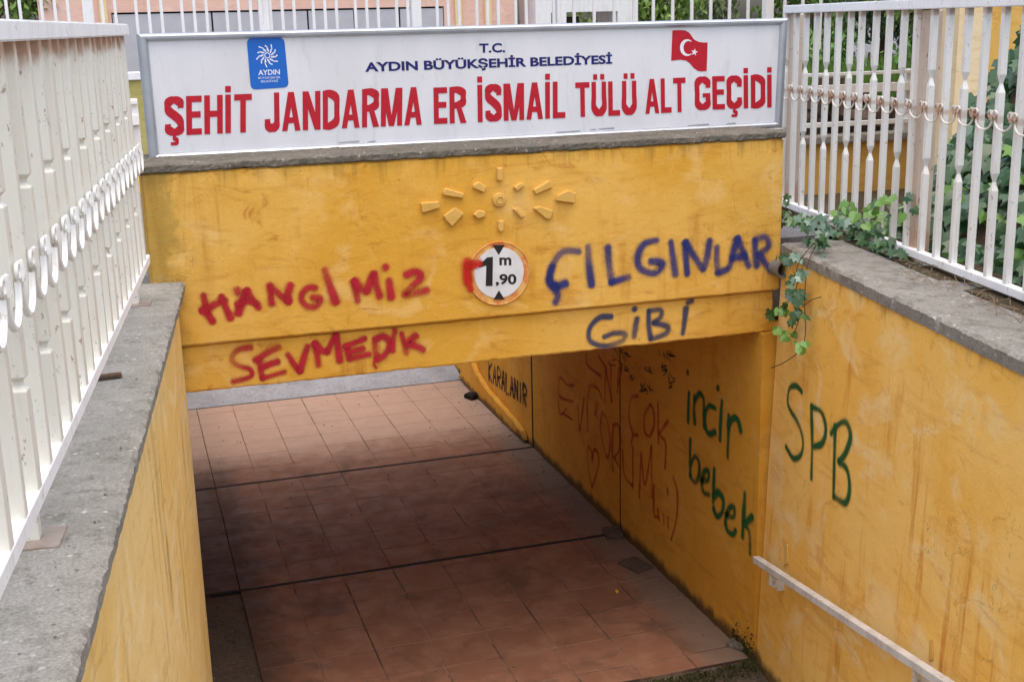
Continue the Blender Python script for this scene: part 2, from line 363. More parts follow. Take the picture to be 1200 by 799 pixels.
# ------------------------------------------------------------------ flat marks: spray strokes and lettering
def smooth(pts, k=6):
    if len(pts) < 3: 
        a, b = pts[0], pts[-1]; return [a.lerp(b, i/8) for i in range(9)]
    P = [pts[0]*2-pts[1]] + pts + [pts[-1]*2-pts[-2]]; o = []
    for i in range(1, len(P)-2):
        for j in range(k):
            t = j/k; a, b, c, d = P[i-1:i+3]
            o.append(.5*((2*b)+(c-a)*t+(2*a-5*b+4*c-d)*t*t+(3*b-a-3*c+d)*t**3))
    o.append(P[-2]); return o
def spray(name, label, strokes, tr, plane, n, w, mat, parent, sharp=False):
    """strokes are polylines; tr maps a stroke point to photo pixels, plane maps pixels to the wall"""
    mb = MB(); cross = (-1, -.74, -.5, -.2, .2, .5, .74, 1); prof = (0, .11, .36, .98, .98, .36, .11, 0)
    for si, st in enumerate(strokes):
        ww = w
        if isinstance(st[0], (int, float)): ww = w*st[0]; st = st[1:]
        P = [plane(*tr(x, y)) for x, y in st]
        if len(P) == 1: P = [P[0], P[0]+Vector((0, 0, -ww*.25))]
        P = smooth(P, 6)
        lift = n*(.0012 + .00022*si)
        d0 = (P[1]-P[0]).normalized(); d1 = (P[-1]-P[-2]).normalized()
        P = [P[0]-d0*ww*.5, P[0]-d0*ww*.28] + P + [P[-1]+d1*ww*.28, P[-1]+d1*ww*.5]
        L = len(P); vs = []; at = []; fs = []
        for i, p in enumerate(P):
            d = (P[min(i+1, L-1)]-P[max(i-1, 0)]).normalized(); sx = d.cross(n).normalized()
            wj = ww*(1+.3*noise.noise(p*8+Vector((0, si, 0)))); e = 0 if i in (0, L-1) else (.6 if i in (1, L-2) else 1)
            wk = .45 if i in (0, L-1) else (.85 if i in (1, L-2) else 1)
            dens = .88+.5*noise.noise(p*6+Vector((si, 0, 0)))
            for cx, pr in zip(cross, prof):
                vs.append(p+sx*cx*wj*wk*1.08+lift); at.append(pr*e*dens)
        k = len(cross)
        for i in range(L-1):
            for j in range(k-1): fs.append((i*k+j, i*k+j+1, (i+1)*k+j+1, (i+1)*k+j))
        mb.add(vs, fs, at)
    o = mb.build(name, mat, parent, attr=True); tag(o, label); return o
def T(x0, y0, s): return lambda x, y: (x0+x*s, y0+y*s)

_fc = {}
def text2d(body, offset=0.0):
    cu = bpy.data.curves.new('txt', 'FONT'); cu.body = body; cu.size = 1; cu.offset = offset; cu.fill_mode = 'FRONT'; cu.resolution_u = 4
    ob = bpy.data.objects.new('txt', cu); S.collection.objects.link(ob)
    dg = bpy.context.evaluated_depsgraph_get(); dg.update(); me = bpy.data.meshes.new_from_object(ob.evaluated_get(dg))
    vs = [v.co.copy() for v in me.vertices]; fs = [tuple(p.vertices) for p in me.polygons]
    bpy.data.objects.remove(ob); bpy.data.curves.remove(cu); bpy.data.meshes.remove(me)
    return vs, fs
def letter(mb, body, bl, br, tl, offset, lift):
    """fit body between baseline points bl, br (world) with cap height up to tl"""
    vs, fs = text2d(body, offset); hv, _ = text2d('H', offset); ch0 = min(v.y for v in hv); ch1 = max(v.y for v in hv)
    x0 = min(v.x for v in vs); x1 = max(v.x for v in vs)
    ex = br-bl; ey = tl-bl
    mb.add([bl + ex*((v.x-x0)/(x1-x0)) + ey*((v.y-ch0)/(ch1-ch0)) + lift for v in vs], fs)

# ------------------------------------------------------------------ SETTING: ground, floor, stairs, road
def structure(name): 
    return thing(name, None, None, kind='structure')
mb = MB()     # ground far around, with a hole over the stairwells: built as strips butted together
def sheet(mb, x0, x1, y0, y1, z0, z1=None):
    z1 = z0 if z1 is None else z1
    mb.add([(x0, y0, z0), (x1, y0, z0), (x1, y1, z1), (x0, y1, z1)], [(0, 1, 2, 3)])
gl = MB(); sheet(gl, -150, -.45, -60, 9.6, 2.33); sheet(gl, -150, .18, 9.6, 16.4, 2.33, 1.66); sheet(gl, -150, 150, 16.4, 200, 1.66)
g = gl.build('street', M['street']); tag(g, None, None, kind='structure')
gg = MB(); sheet(gg, 3.35, 150, -60, 16.4, .9); sheet(gg, -150, 150, -150, -60, 2.3)
g = gg.build('ground', M['soil']); tag(g, None, None, kind='structure')
floor = structure('floor')
mb = MB().box((-1.5, 4.8, -.3), (4.2, 12.0, -.018)); o = mb.build('screed', M['floor'], floor)
# expansion joints
for y in (7.59, 9.545):
    o = MB().box((.3 if y < 8 else .2, y-.012, -.017), (3.12, y+.012, -.002)).build('expansion_joint', M['joint'], floor)
# grout beds, and each tile proud of them
xs0, pitch = .482, .333
bands = [(5.68, 7.572, 7.17), (7.608, 9.528, 7.9), (9.562, 11.76, 9.9)]
mb = MB()
for y0, y1, _ in bands: mb.box((xs0+.003, y0, -.017), (3.14, y1, -.0034 if y0 < 7 else -.0014))
mb.build('grout_bed', M['grout'], floor)
protos = {}
def tile_obj(w, d, x, y, z, rx, ry):
    key = (round(w, 3), round(d, 3))
    if key not in protos:
        o = MB().box((-w/2, -d/2, -.012), (w/2, d/2, 0)).build('tile', M['tile'], floor, bevel=.002, rebase=False); protos[key] = o
    else:
        o = protos[key].copy(); S.collection.objects.link(o)
    o.location = (x, y, z); o.rotation_euler = (rx, ry, rnd.uniform(-.006, .006)); return o
for (y0, y1, ya) in bands:
    rows = []; y = ya
    while y > y0: y -= pitch
    edges = [y0]+[v for v in [y+pitch*(k+1) for k in range(9)] if y0+.05 < v < y1-.04]+[y1]
    cols = [xs0+pitch*k for k in range(8)]+[3.135]
    if y0 > 7: cols = [.22]+cols
    for j in range(len(edges)-1):
        for i in range(len(cols)-1):
            g_ = .009 if y0 < 7 else .005; w = cols[i+1]-cols[i]-g_; d = edges[j+1]-edges[j]-g_
            if w < .03 or d < .02: continue
            tile_obj(w, d, (cols[i]+cols[i+1])/2, (edges[j]+edges[j+1])/2, rnd.uniform(-.0008, .0006), rnd.uniform(-.0028, .0028), rnd.uniform(-.0028, .0028))
# far stairs up to the other street, near stairs below the photographer
st = structure('stairs')
MB().prism([(.21, 11.775, -.1), (.21, 16.42, -.1), (.21, 16.42, 1.655), (.21, 12.6, .19), (.21, 11.775, .004)], (2.925, 0, 0)).build('ramp', M['stone'], st)
for k in range(14):
    y1 = 4.9-k*.7; y0 = y1-.7
    xl = lambda y: .19+(y-D)*math.tan(AL)-.05; xr = lambda y: 3.2+(y-D)*math.tan(AR)+.05
    z = .15*(k+1)
    poly = [(xl(y0), y0, z-.3), (xr(y0), y0, z-.3), (xr(y1), y1, z-.3), (xl(y1), y1, z-.3)]
    MB().prism(poly, (0, 0, .3)).build('step', M['stone'], st)
# road slab carried over the passage
rs = structure('road')
MB().box((-.45, 5.86, 1.96), (3.86, 9.6, 2.36)).build('road_slab', M['street'], rs)

# ------------------------------------------------------------------ portal
portal = thing('underpass_portal', 'yellow plastered beam wall over the mouth of the underpass, graffitied, carrying the long sign', 'wall', (1.7, D, 1.9))
fx0, fx1 = .085, 3.24
o = MB().box((fx0, D, 2.128), (fx1, D+.25, 2.915)).build('fascia', M['fascia'], portal, bevel=.008, seg=2); rough(o, .004, .06, flat=.12)
o = MB().box((.16, D+.028, 1.9), (3.22, D+.3, 2.124)).build('lower_beam', M['fascia'], portal, bevel=.008, seg=2); rough(o, .008, .03, seed=3, flat=.08)
o = MB().box((fx0-.01, D-.006, 2.915), (fx1+.01, D+.55, 2.95)).build('ledge', M['coping_dark'], portal, bevel=.006); rough(o, .010, .022, seed=5)
o = MB().box((fx0, D+.26, 1.9), (fx1-.01, D+.56, 2.914)).build('parapet_core', M['fascia'], portal)
o = MB().box((-.3, D+.57, 1.9), (3.8, 9.6, 1.95)).build('ceiling', M['tunnel'], portal)
fp = lambda x, y: hit_y(x, y, D); bp = lambda x, y: hit_y(x, y, D+.028); ny = Vector((0, -1, 0))
A = T(200, 180, .3756); B = T(540, 180, .3756)
spray('graffiti', 'red sprayed word HANGİMİZ on the fascia', [
    [(102,440),(112,490),(132,525)], [(96,492),(140,470),(172,455)], [(158,445),(172,480),(188,515)],
    [(238,425),(222,460),(210,500)], [(236,424),(254,455),(276,482)], [(206,470),(240,462),(272,468)], [(205,420),(212,435)],
    [(308,408),(312,440),(316,470)], [(310,410),(340,440),(370,462)], [(374,408),(366,435),(368,465)],
    [(452,418),(425,420),(408,445),(420,472),(450,476),(466,452),(440,448)], [(480,360),(496,410),(516,465)],
    [(572,395),(578,430),(584,462)], [(572,395),(592,420),(610,432)], [(634,372),(620,405),(612,432)], [(634,372),(642,410),(652,446)],
    [(668,350),(672,358)], [(680,392),(684,420),(688,450)], [(732,378),(765,368),(780,384),(752,415),(728,440),(765,434),(802,424)]],
    A, fp, ny, .037, M['sp_red'], portal)
spray('graffiti', 'red sprayed word SEVMEDİK on the lower beam', [
    [(252,604),(212,612),(190,640),(212,662),(246,672),(250,695),(194,712)],
    [(275,640),(280,672),(286,702)], [(262,645),(300,622),(340,602)], [(284,668),(312,655),(336,648)], [(286,700),(322,690),(356,680)],
    [(364,624),(384,655),(404,680)], [(428,598),(414,640),(404,680)],
    [(448,590),(456,625),(462,662)], [(448,590),(470,612),(490,618)], [(516,562),(500,592),(490,618)], [(516,562),(522,602),(528,648)],
    [(548,598),(552,618),(558,642)], [(544,600),(576,588),(606,576)], [(552,620),(580,612),(602,606)], [(556,640),(588,632),(620,624)],
    [(636,578),(638,610),(642,642)], [(636,578),(664,570),(684,590),(668,625),(642,642)], [.4, (640,640),(634,655),(642,668)],
    [(700,548),(694,582),(692,616)], [(720,560),(728,590),(736,622)], [(766,566),(738,590),(762,598),(790,612)]],
    A, bp, ny, .033, M['sp_red'], portal)
spray('graffiti', 'blue sprayed word ÇILGINLAR on the fascia', [
    [(370,305),(320,306),(288,345),(276,392),(300,412),(330,404)], [(286,350),(276,400),(296,425)], [(292,415),(302,442),(294,466)], [(396,288),(400,350),(408,412)],
    [(458,290),(462,345),(470,402)], [(468,402),(500,392),(526,384)],
    [(612,270),(572,282),(552,320),(560,358),(602,372),(628,342),(590,336)], [(655,274),(662,325),(670,380)],
    [(700,275),(702,325),(706,376)], [(700,275),(728,320),(756,362)], [(776,270),(768,320),(756,364)],
    [(798,290),(798,335),(800,372)], [(800,372),(816,366),(832,360)], [(862,262),(850,305),(838,356)], [(862,262),(880,305),(898,352)], [(846,326),(866,322),(888,318)],
    [(916,268),(918,310),(922,352)], [(916,268),(950,260),(958,290),(926,314)], [(930,314),(948,340),(966,366)]],
    B, fp, ny, .040, M['sp_blue'], portal)
spray('graffiti', 'thin faded blue sprayed word GİBİ on the lower beam', [
    [(470,508),(432,512),(402,545),(404,584),(450,600),(502,584),(512,562),(480,560),(446,572)],
    [(541,482),(543,488)], [(550,512),(544,545),(540,574)], [(586,490),(586,535),(592,578)], [(586,490),(622,488),(624,508),(600,528)], [(600,528),(642,538),(640,560),(592,580)],
    [(706,466),(722,458)], [(702,480),(698,520),(692,562)]],
    B, bp, ny, .030, M['sp_gib'], portal)
# drain pipe stub through the right end of the fascia
pc = hit_y(908, 313, D)
pp = thing('drain_pipe', 'short grey drain pipe stub poking out beside the trailing ivy', 'pipe', tuple(pc))
mb = MB(); n = 20; Rr, ri = .042, .033
ring = lambda r, y: [(pc.x+r*math.cos(t*2*math.pi/n), y, pc.z+r*math.sin(t*2*math.pi/n)) for t in range(n)]
vs = ring(Rr, pc.y-.09)+ring(Rr, pc.y+.02)+ring(ri, pc.y-.09)+ring(ri, pc.y+.018)
fs = []
for i in range(n):
    j = (i+1) % n; fs += [(i, j, n+j, n+i), (2*n+i, 3*n+i, 3*n+j, 2*n+j), (i, 2*n+i, 2*n+j, j)]
fs.append(tuple(3*n+i for i in range(n)))
mb.add(vs, fs); mb.build('pipe_wall', M['pipe'], pp, smooth=True)

# sun ornament of raised plaster pieces
C4 = T(460, 180, .2503)
sunp = fp(*C4(497, 215))
sun_o = thing('sun_ornament', 'raised plaster sun with loose rays round a small disc, above the height sign', 'ornament', tuple(sunp))
pieces = [[(485,65),(512,65),(513,122),(500,128),(486,123)], [(375,145),(400,130),(436,156),(425,182),(373,160)], [(232,180),(242,160),(332,186),(326,208),(233,193)],
    [(132,228),(215,224),(221,255),(135,277)], [(235,290),(290,250),(330,280),(275,340),(247,312)], [(375,285),(400,262),(432,270),(430,294),(396,304)],
    [(490,312),(515,310),(518,354),(501,370),(488,350)], [(560,155),(600,130),(616,150),(576,176)], [(655,168),(730,124),(746,156),(666,190)],
    [(765,195),(820,170),(852,184),(850,230),(762,218)], [(655,255),(685,245),(750,266),(736,304),(716,306)], [(560,260),(580,250),(616,290),(600,302)]]
for p in pieces:
    P = [fp(*C4(*v))+Vector((0, .004, 0)) for v in p]
    if rnd.random() < .3: P = [v+Vector((rnd.uniform(-.003, .003), 0, rnd.uniform(-.003, .003))) for v in P]
    o = MB().prism(P, (0, -.022-rnd.random()*.006, 0)).build('ray', M['relief'], sun_o, bevel=.004)
mb = MB(); n = 24
def disc(mb, c, r, y0, y1, n=24):
    mb.prism([(c.x+r*math.cos(i*2*math.pi/n), y0, c.z+r*math.sin(i*2*math.pi/n)) for i in range(n)], (0, y1-y0, 0))
disc(mb, sunp, .033, D+.003, D-.02); mb.build('disc', M['relief'], sun_o, bevel=.004)
mb = MB(); mb.tube([(sunp.x+.017*math.cos(i*math.pi/8), D-.021, sunp.z+.017*math.sin(i*math.pi/8)) for i in range(16)], .0035, 6, True); mb.build('ring', M['relief'], sun_o, smooth=True)

# height limit sign
hc = fp(584.4, 319.3)
hs = thing('height_limit_sign', 'round height limit sign reading 1,90 m with faded rim and red spray', 'sign', tuple(hc))
mb = MB(); disc(mb, Vector((hc.x, 0, hc.z-.004)), .155, D+.002, D-.006, 48); mb.build('rim', M['rim'], hs, bevel=.002)
mb = MB(); disc(mb, hc, .125, D-.005, D-.0085, 48); mb.build('plate', M['plate'], hs)
mb = MB(); mb.tube([(hc.x+.1535*math.cos(i*math.pi/24), D-.007, hc.z-.004+.1535*math.sin(i*math.pi/24)) for i in range(48)], .003, 5, True); mb.build('rim_edge', M['rim'], hs, smooth=True)
sp_ = lambda x, y: hit_y(x, y, D-.0087)
mb = MB(); lf = Vector((0, -.0006, 0))
for t in (((468,428),(525,428),(497,475)), ((473,683),(498,640),(525,683))):
    mb.add([sp_(*C4(*v))+lf for v in t], [(0, 1, 2)])
def fit(mb, s, x0, x1, yb, yt, off, tr, plane, lift, skew=0):
    letter(mb, s, plane(*tr(x0, yb)), plane(*tr(x1, yb+skew)), plane(*tr(x0, yt)), off, lift)
mb.add([sp_(*C4(*v))+lf for v in ((440,487),(470,483),(468,620),(436,620))], [(0, 1, 2, 3)])
mb.add([sp_(*C4(*v))+lf*1.3 for v in ((441,488),(441,524),(404,534),(402,512),(424,504))], [(0, 1, 2, 3, 4)])
fit(mb, 'm', 500, 556, 523, 470, .03, C4, sp_, lf); fit(mb, ',90', 483, 580, 612, 564, .03, C4, sp_, lf)
mb.build('lettering', M['black'], hs)
spray('graffiti', 'red paint sprayed over the left rim of the height sign', [
    [1.4, (352,500),(348,540),(355,600)], [1.2, (350,530),(380,515),(410,512)], [.9, (360,520),(352,575),(366,640)], [.8, (372,530),(392,524)]], C4, lambda x, y: hit_y(x, y, D-.0095), ny, .034, M['sp_rr'], hs)

# ------------------------------------------------------------------ wing walls, coping, tunnel walls
def wall_prism(name, label, p0, p1, z0, z1, nin, thick, mat, lean_of=0):
    """a wall whose face runs p0-p1, nin points to its visible side"""
    w = thing(name, label, 'wall', (p0[0], p0[1], z0))
    lean = lean_of
    a = Vector((p0[0], p0[1], 0)); b = Vector((p1[0], p1[1], 0)); back = -nin*thick
    mb = MB().prism([a+Vector((0, 0, z0)), b+Vector((0, 0, z0)), b+back+Vector((0, 0, z0)), a+back+Vector((0, 0, z0))], Vector((0, 0, z1-z0))-nin*lean*(z1-z0))
    mb.build('plaster_face', mat, w); return w
PL = Vector((.192, D, 0)); PR = Vector((3.156, D, 0)); BAT = .036; nT = (nR+Vector((0, 0, BAT))).normalized()    # the right wall leans back a little
wl = wall_prism('wing_wall', 'pale yellow retaining wall in the left foreground with a rough grey coping', PL-dL*.002, PL-dL*11, -.2, 2.385, nL, .35, M['wing_l'])
# coping left: inner edge .03 proud of the face
def coping(parent, P, d, nin, over, width, zt, th, s0, s1, mat, step=.07, seed=0, back_drop=0):
    mb = MB(); n = int(abs(s1-s0)/step); ks = 5+8
    prof = [(over, zt-th), (over+.003, zt-.012), (over-.01, zt)] + [(over-.01-(width-.02)*i/8, zt) for i in range(1, 9)] + [(over-width, zt-.012), (over-width, zt-th)]
    k = len(prof); vs = []; fs = []
    for i in range(n+1):
        s = s0+(s1-s0)*i/n; base = P+d*s
        for j, (u, z) in enumerate(prof):
            p = base+nin*u+Vector((0, 0, z))
            edge = 1 if j in (1, 2) else .35
            q = p*9+Vector((seed, 0, 0)); v = noise.noise_vector(q)*.003*edge+noise.noise_vector(q*4)*.005*edge+noise.noise_vector(q*11)*.003*edge
            vs.append(p+v)
        if i:
            for j in range(k): fs.append(((i-1)*k+j, (i-1)*k+(j+1) % k, i*k+(j+1) % k, i*k+j))
    fs += [tuple(range(k)), tuple(n*k+j for j in range(k))]
    mb.add(vs, fs); return mb.build('coping', mat, parent, smooth=True)
coping(wl, Vector((.195, D, 0)), dL, nL, .032, .42, 2.43, .05, -.01, -8.0, M['coping'], .02)
wr = wall_prism('wing_wall', 'yellow retaining wall on the right with the green letters SPB and a handrail', PR+dR*.004-Vector((0, .01, 0)), PR-dR*11+nR*0, 0, 2.33, nR, .3, M['wing_r'], BAT)
MB().prism([PR-Vector((0, .01, 0)), PR-dR*11, PR-dR*11-nR*.3, PR-nR*.3], (0, 0, -.3)).build('footing', M['wing_r'], wr)
coping(wr, PR+dR*.0, dR, nR, -.078, .45, 2.38, .06, -.01, -8.0, M['coping_r'], .02, 5)
# ground strip behind the right coping, under the fence
mb = MB(); 
for (s0, s1) in ((-9, 1.6),):
    n = 60; k = 8; vs = []; fs = []
    for i in range(n+1):
        s = s0+(s1-s0)*i/n
        for j in range(k+1):
            u = -(.40+j*.11); b = PR+dR*s+nR*u
            z = 2.385+.03*noise.noise(b*4)-(.0 if j < 5 else (j-4)*.07)
            vs.append(b+Vector((0, 0, z)))
        if i:
            for j in range(k): a = (i-1)*(k+1)+j; c_ = i*(k+1)+j; fs.append((a, a+1, c_+1, c_))
    mb.add(vs, fs)
g = mb.build('planting_bed', M['soil'], None, smooth=True); tag(g, None, None, kind='structure')
spr = lambda x, y: hit_p(x, y, PR, nT)
SP = T(860, 400, .4993)
spray('graffiti', 'green sprayed letters SPB on the right retaining wall', [
    [(160,118),(146,104),(130,112),(128,150),(150,190),(162,230),(158,264),(140,274),(122,246)],
    [(182,150),(184,235),(182,322)], [(182,152),(206,166),(216,205),(208,238),(188,246)],
    [(238,196),(236,280),(234,366)], [(228,216),(246,194),(264,190),(274,222),(262,262),(246,282)], [(246,282),(266,300),(272,345),(262,378),(234,362)]],
    SP, spr, nR, .034, M['sp_green'], wr)
# tunnel walls
XT = 3.147
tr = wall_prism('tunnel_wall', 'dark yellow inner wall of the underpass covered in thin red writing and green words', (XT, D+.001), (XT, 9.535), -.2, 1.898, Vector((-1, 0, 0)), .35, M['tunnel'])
MB().box((XT-.004, 9.537, -.1), (XT+.3, 9.56, 2.3)).build('expansion_joint', M['joint'], tr)
MB().box((XT-.0025, 7.60, .02), (XT+.01, 7.612, 1.897)).build('seam', M['joint'], tr)
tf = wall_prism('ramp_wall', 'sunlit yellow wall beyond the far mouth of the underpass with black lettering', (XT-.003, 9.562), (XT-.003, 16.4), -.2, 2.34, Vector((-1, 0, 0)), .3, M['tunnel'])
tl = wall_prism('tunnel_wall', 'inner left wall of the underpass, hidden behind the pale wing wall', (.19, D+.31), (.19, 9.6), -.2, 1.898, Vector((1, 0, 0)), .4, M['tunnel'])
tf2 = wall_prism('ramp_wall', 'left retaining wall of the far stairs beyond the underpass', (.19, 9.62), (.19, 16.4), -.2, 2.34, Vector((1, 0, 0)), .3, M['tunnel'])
stp = lambda x, y: hit_p(x, y, Vector((XT, 0, 0)), Vector((1, 0, 0))); nx = Vector((-1, 0, 0))
G = T(600, 380, .3755)
spray('graffiti', 'green sprayed word incir on the tunnel wall', [
    [(548,146),(549,154)], [(553,212),(551,258),(550,306)], [(570,222),(569,268),(571,310)], [(571,240),(585,216),(598,232),(600,280),(601,322)],
    [(636,262),(616,254),(603,282),(606,326),(618,342),(636,334)], [(643,194),(644,202)], [(656,238),(652,300),(650,362)], [(678,282),(676,350),(674,416)], [(676,318),(692,292),(706,300),(716,334)]],
    G, stp, nx, .036, M['sp_green'], tr)
spray('graffiti', 'green sprayed word bebek on the tunnel wall', [
    [(557,358),(556,410),(557,470)], [(556,440),(570,412),(584,430),(584,470),(572,492),(556,474)], [(590,486),(612,484),(614,458),(600,460),(593,495),(600,524),(616,530)],
    [(632,450),(630,505),(628,556)], [(629,540),(644,524),(660,548),(656,586),(640,598),(629,572)], [(668,592),(692,600),(694,572),(680,572),(668,604),(672,640),(690,654),(700,640)],
    [(728,524),(724,590),(720,664)], [(752,598),(726,622)], [(726,620),(742,650),(744,716)]],
    G, stp, nx, .038, M['sp_green'], tr)
Q = T(620, 400, .1503)
def sh(st, dx, dy): return [[(x+dx, y+dy) for x, y in s] for s in st]
spray('graffiti', 'thin red writing SENİ SEVİYORUM on the dark tunnel wall', [
    [(350,340),(300,340),(245,280),(230,340),(240,430),(345,470)], [(230,460),(240,560),(270,555),(290,520)], [(265,560),(340,610)],
    [(380,500),(395,700)], [(430,440),(400,690)], [(450,90),(455,180),(560,270)], [(540,110),(600,200)], [(600,200),(590,480)], [(640,180),(640,470)], [(600,210),(650,470)],
    [(700,210),(690,400)], [(730,180),(700,340)], [(460,440),(480,345),(540,370),(570,450)], [(455,460),(460,700)], [(520,470),(520,570),(540,480)],
    [(570,560),(560,680),(590,840),(620,900),(635,780),(615,620),(575,550)], [(660,800),(650,900)],[(660,650),(650,860),(660,1010)], [(660,650),(700,650),(715,760),(700,860),(665,900)], [(665,900),(710,980)]],
    Q, stp, nx, .026, M['sp_thin'], tr)
Q2 = T(600, 380, .3755)
spray('graffiti', 'thin red writing ÇOK with a bracket on the tunnel wall', [
    [(394,222),(372,232),(366,290),(378,340),(394,345)], [(378,345),(372,372)], [(432,250),(415,280),(414,330),(430,348),(444,310),(440,262),(430,250)], [(456,245),(458,370)], [(488,300),(462,342),(480,370),(478,450)],
    [(345,390),(352,470),(378,505)], [(378,380),(378,510)], [(398,540),(404,400)], [(404,400),(416,500),(436,380)], [(436,380),(438,540)], [(444,500),(444,590),(456,600)], [(456,575),(460,610)], [(474,590),(476,620)], [(488,600),(489,635)],
    [(505,475),(518,530),(514,610),(498,672)], [(487,510),(488,530)]], Q2, stp, nx, .026, M['sp_thin'], tr)
spray('graffiti', 'small thin red heart drawn on the tunnel wall', [
    [(238,380),(236,430),(250,510)], [(238,380),(248,395),(251,430)], [(251,420),(256,392),(268,400),(270,440),(250,510)]], Q2, stp, nx, .024, M['sp_thin'], tr)
scr = []
rr = random.Random(3)
for (cx, cy, w_, h_, n) in ((690,110,60,60,7), (740,120,40,70,5), (900,350,60,45,8), (1070,110,55,50,7), (1070,220,45,60,8), (955,180,30,30,3), (810,220,20,60,2), (1110,340,10,30,2)):
    for i in range(n):
        x = cx+rr.uniform(-w_, w_); y = cy+rr.uniform(-h_, h_); scr.append([(x, y), (x+rr.uniform(-25, 25), y+rr.uniform(15, 45)), (x+rr.uniform(-10, 45), y+rr.uniform(20, 60))])
spray('graffiti', 'small black scribbles high on the tunnel wall', scr, Q, stp, nx, .008, M['sp_black'], tr)
K = T(400, 400, .25); stf = lambda x, y: hit_p(x, y, Vector((XT-.003, 0, 0)), Vector((1, 0, 0)))
def quad(x0, y0, x1, y1, h0, h1):     # letters in a slanting band
    return lambda u, v: (x0+(x1-x0)*u, y0+(y1-y0)*u+(h0+(h1-h0)*u)*v)
LET = {'K': [[(0,0),(0,1)], [(1,0),(0,.5),(1,1)]], 'A': [[(0,1),(.5,0),(1,1)], [(.2,.6),(.8,.6)]], 'R': [[(0,1),(0,0),(1,.1),(1,.4),(0,.5)], [(.2,.5),(1,1)]],
       'L': [[(0,0),(0,1),(1,1)]], 'N': [[(0,1),(0,0)], [(0,0),(1,1)], [(1,1),(1,0)]], 'I': [[(.5,0),(.5,1)]]}
stk = []; q_ = quad(690, 95, 872, 215, 85, 90)
for i, ch in enumerate('KARALANIR'):
    for s_ in LET[ch]: stk.append([q_((i+.12+.66*u)/9, v) for u, v in s_])
spray('graffiti', 'black letters KARALANIR on the wall beyond the joint', stk, K, stf, nx, .034, M['sp_black'], tf)
# swelling skirting at the base of the far wall
top = [(556,418),(563,436),(575,455),(590,472),(606,490),(616,503)]; bot = [(620,516),(600,500),(580,482),(560,462),(548,449),(542,440)]
mb = MB(); mb.prism([stf(*p) for p in top]+[stf(*p) for p in bot], (-.05, 0, 0)); mb.build('skirting', M['tunnel'], tf, bevel=.01)

# ------------------------------------------------------------------ the long sign
YS_ = 6.04
c_tl, c_tr, c_br, c_bl = [hit_y(x, y, YS_) for x, y in ((160,39),(923,22),(916,152),(175,187))]
x0 = (c_tl.x+c_bl.x)/2; x1 = (c_tr.x+c_br.x)/2; zt = (c_tl.z+c_tr.z)/2; zb = (c_bl.z+c_br.z)/2
sg = thing('name_sign', 'long white sign in an aluminium frame with red title over the underpass mouth', 'sign', ((x0+x1)/2, YS_, zb))
# four corners as measured, so the frame keeps its slight lean
TL, TR, BR_, BL = c_tl, c_tr, c_br, c_bl
TL.z = TR.z = zt; BL.z = BR_.z = zb; BL.z -= 0
fr = .034
o = MB().prism([BL+Vector((.02, 0, .02)), BR_+Vector((-.02, 0, .02)), TR+Vector((-.02, 0, -.02)), TL+Vector((.02, 0, -.02))], (0, .10, 0)).build('panel', M['sign'], sg)
for a, b in ((TL, TR), (BL, BR_), (TL, BL), (TR, BR_)):
    d = (b-a).normalized(); inw = Vector((0, 0, 1)).cross(Vector((0,1,0)))
    c0 = (TL+TR+BL+BR_)/4; mid = (a+b)/2; side = (c0-mid); side -= d*side.dot(d); side.normalize()
    yv = Vector((0, 1, 0)); mb = MB(); prof = [(0, .11), (0, .0), (.004, -.012), (.012, -.02), (.022, -.02), (.03, -.012), (.034, -.002), (.034, .02)]
    vs = []; k = len(prof)
    for p, e in ((a, 1), (b, -1)):
        for (u, v) in prof: vs.append(p+side*u*(1.35 if abs(d.z) > .5 else 1)+d*e*u*(1 if abs(d.z) > .5 else 1.35)+yv*v)      # mitred ends
    mb.add(vs, [(j, (j+1) % k, k+(j+1) % k, k+j) for j in range(k)]+[tuple(range(k)), tuple(k+j for j in range(k))])
    mb.build('frame_rail', M['alu'], sg, smooth=True)
pln = lambda x, y: hit_y(x, y, YS_-.0012); up2 = Vector((0, -.0004, 0))
P3 = T(140, 0, .35); P4 = T(540, 0, .35)
words = [('ŞEHİT', P3, 153, 443, 456, 443, 325), ('JANDARMA', P3, 487, 1012, 443, 418, 312), ('ER', P3, 1053, 1160, 416, 412, 294), ('İSMAİL', P4, 57, 350, 410, 395, 285),
         ('TÜLÜ', P4, 385, 588, 393, 385, 277), ('ALT', P4, 618, 753, 382, 375, 266), ('GEÇİDİ', P4, 785, 1043, 370, 360, 258)]
TK = .165; HK = TK/2
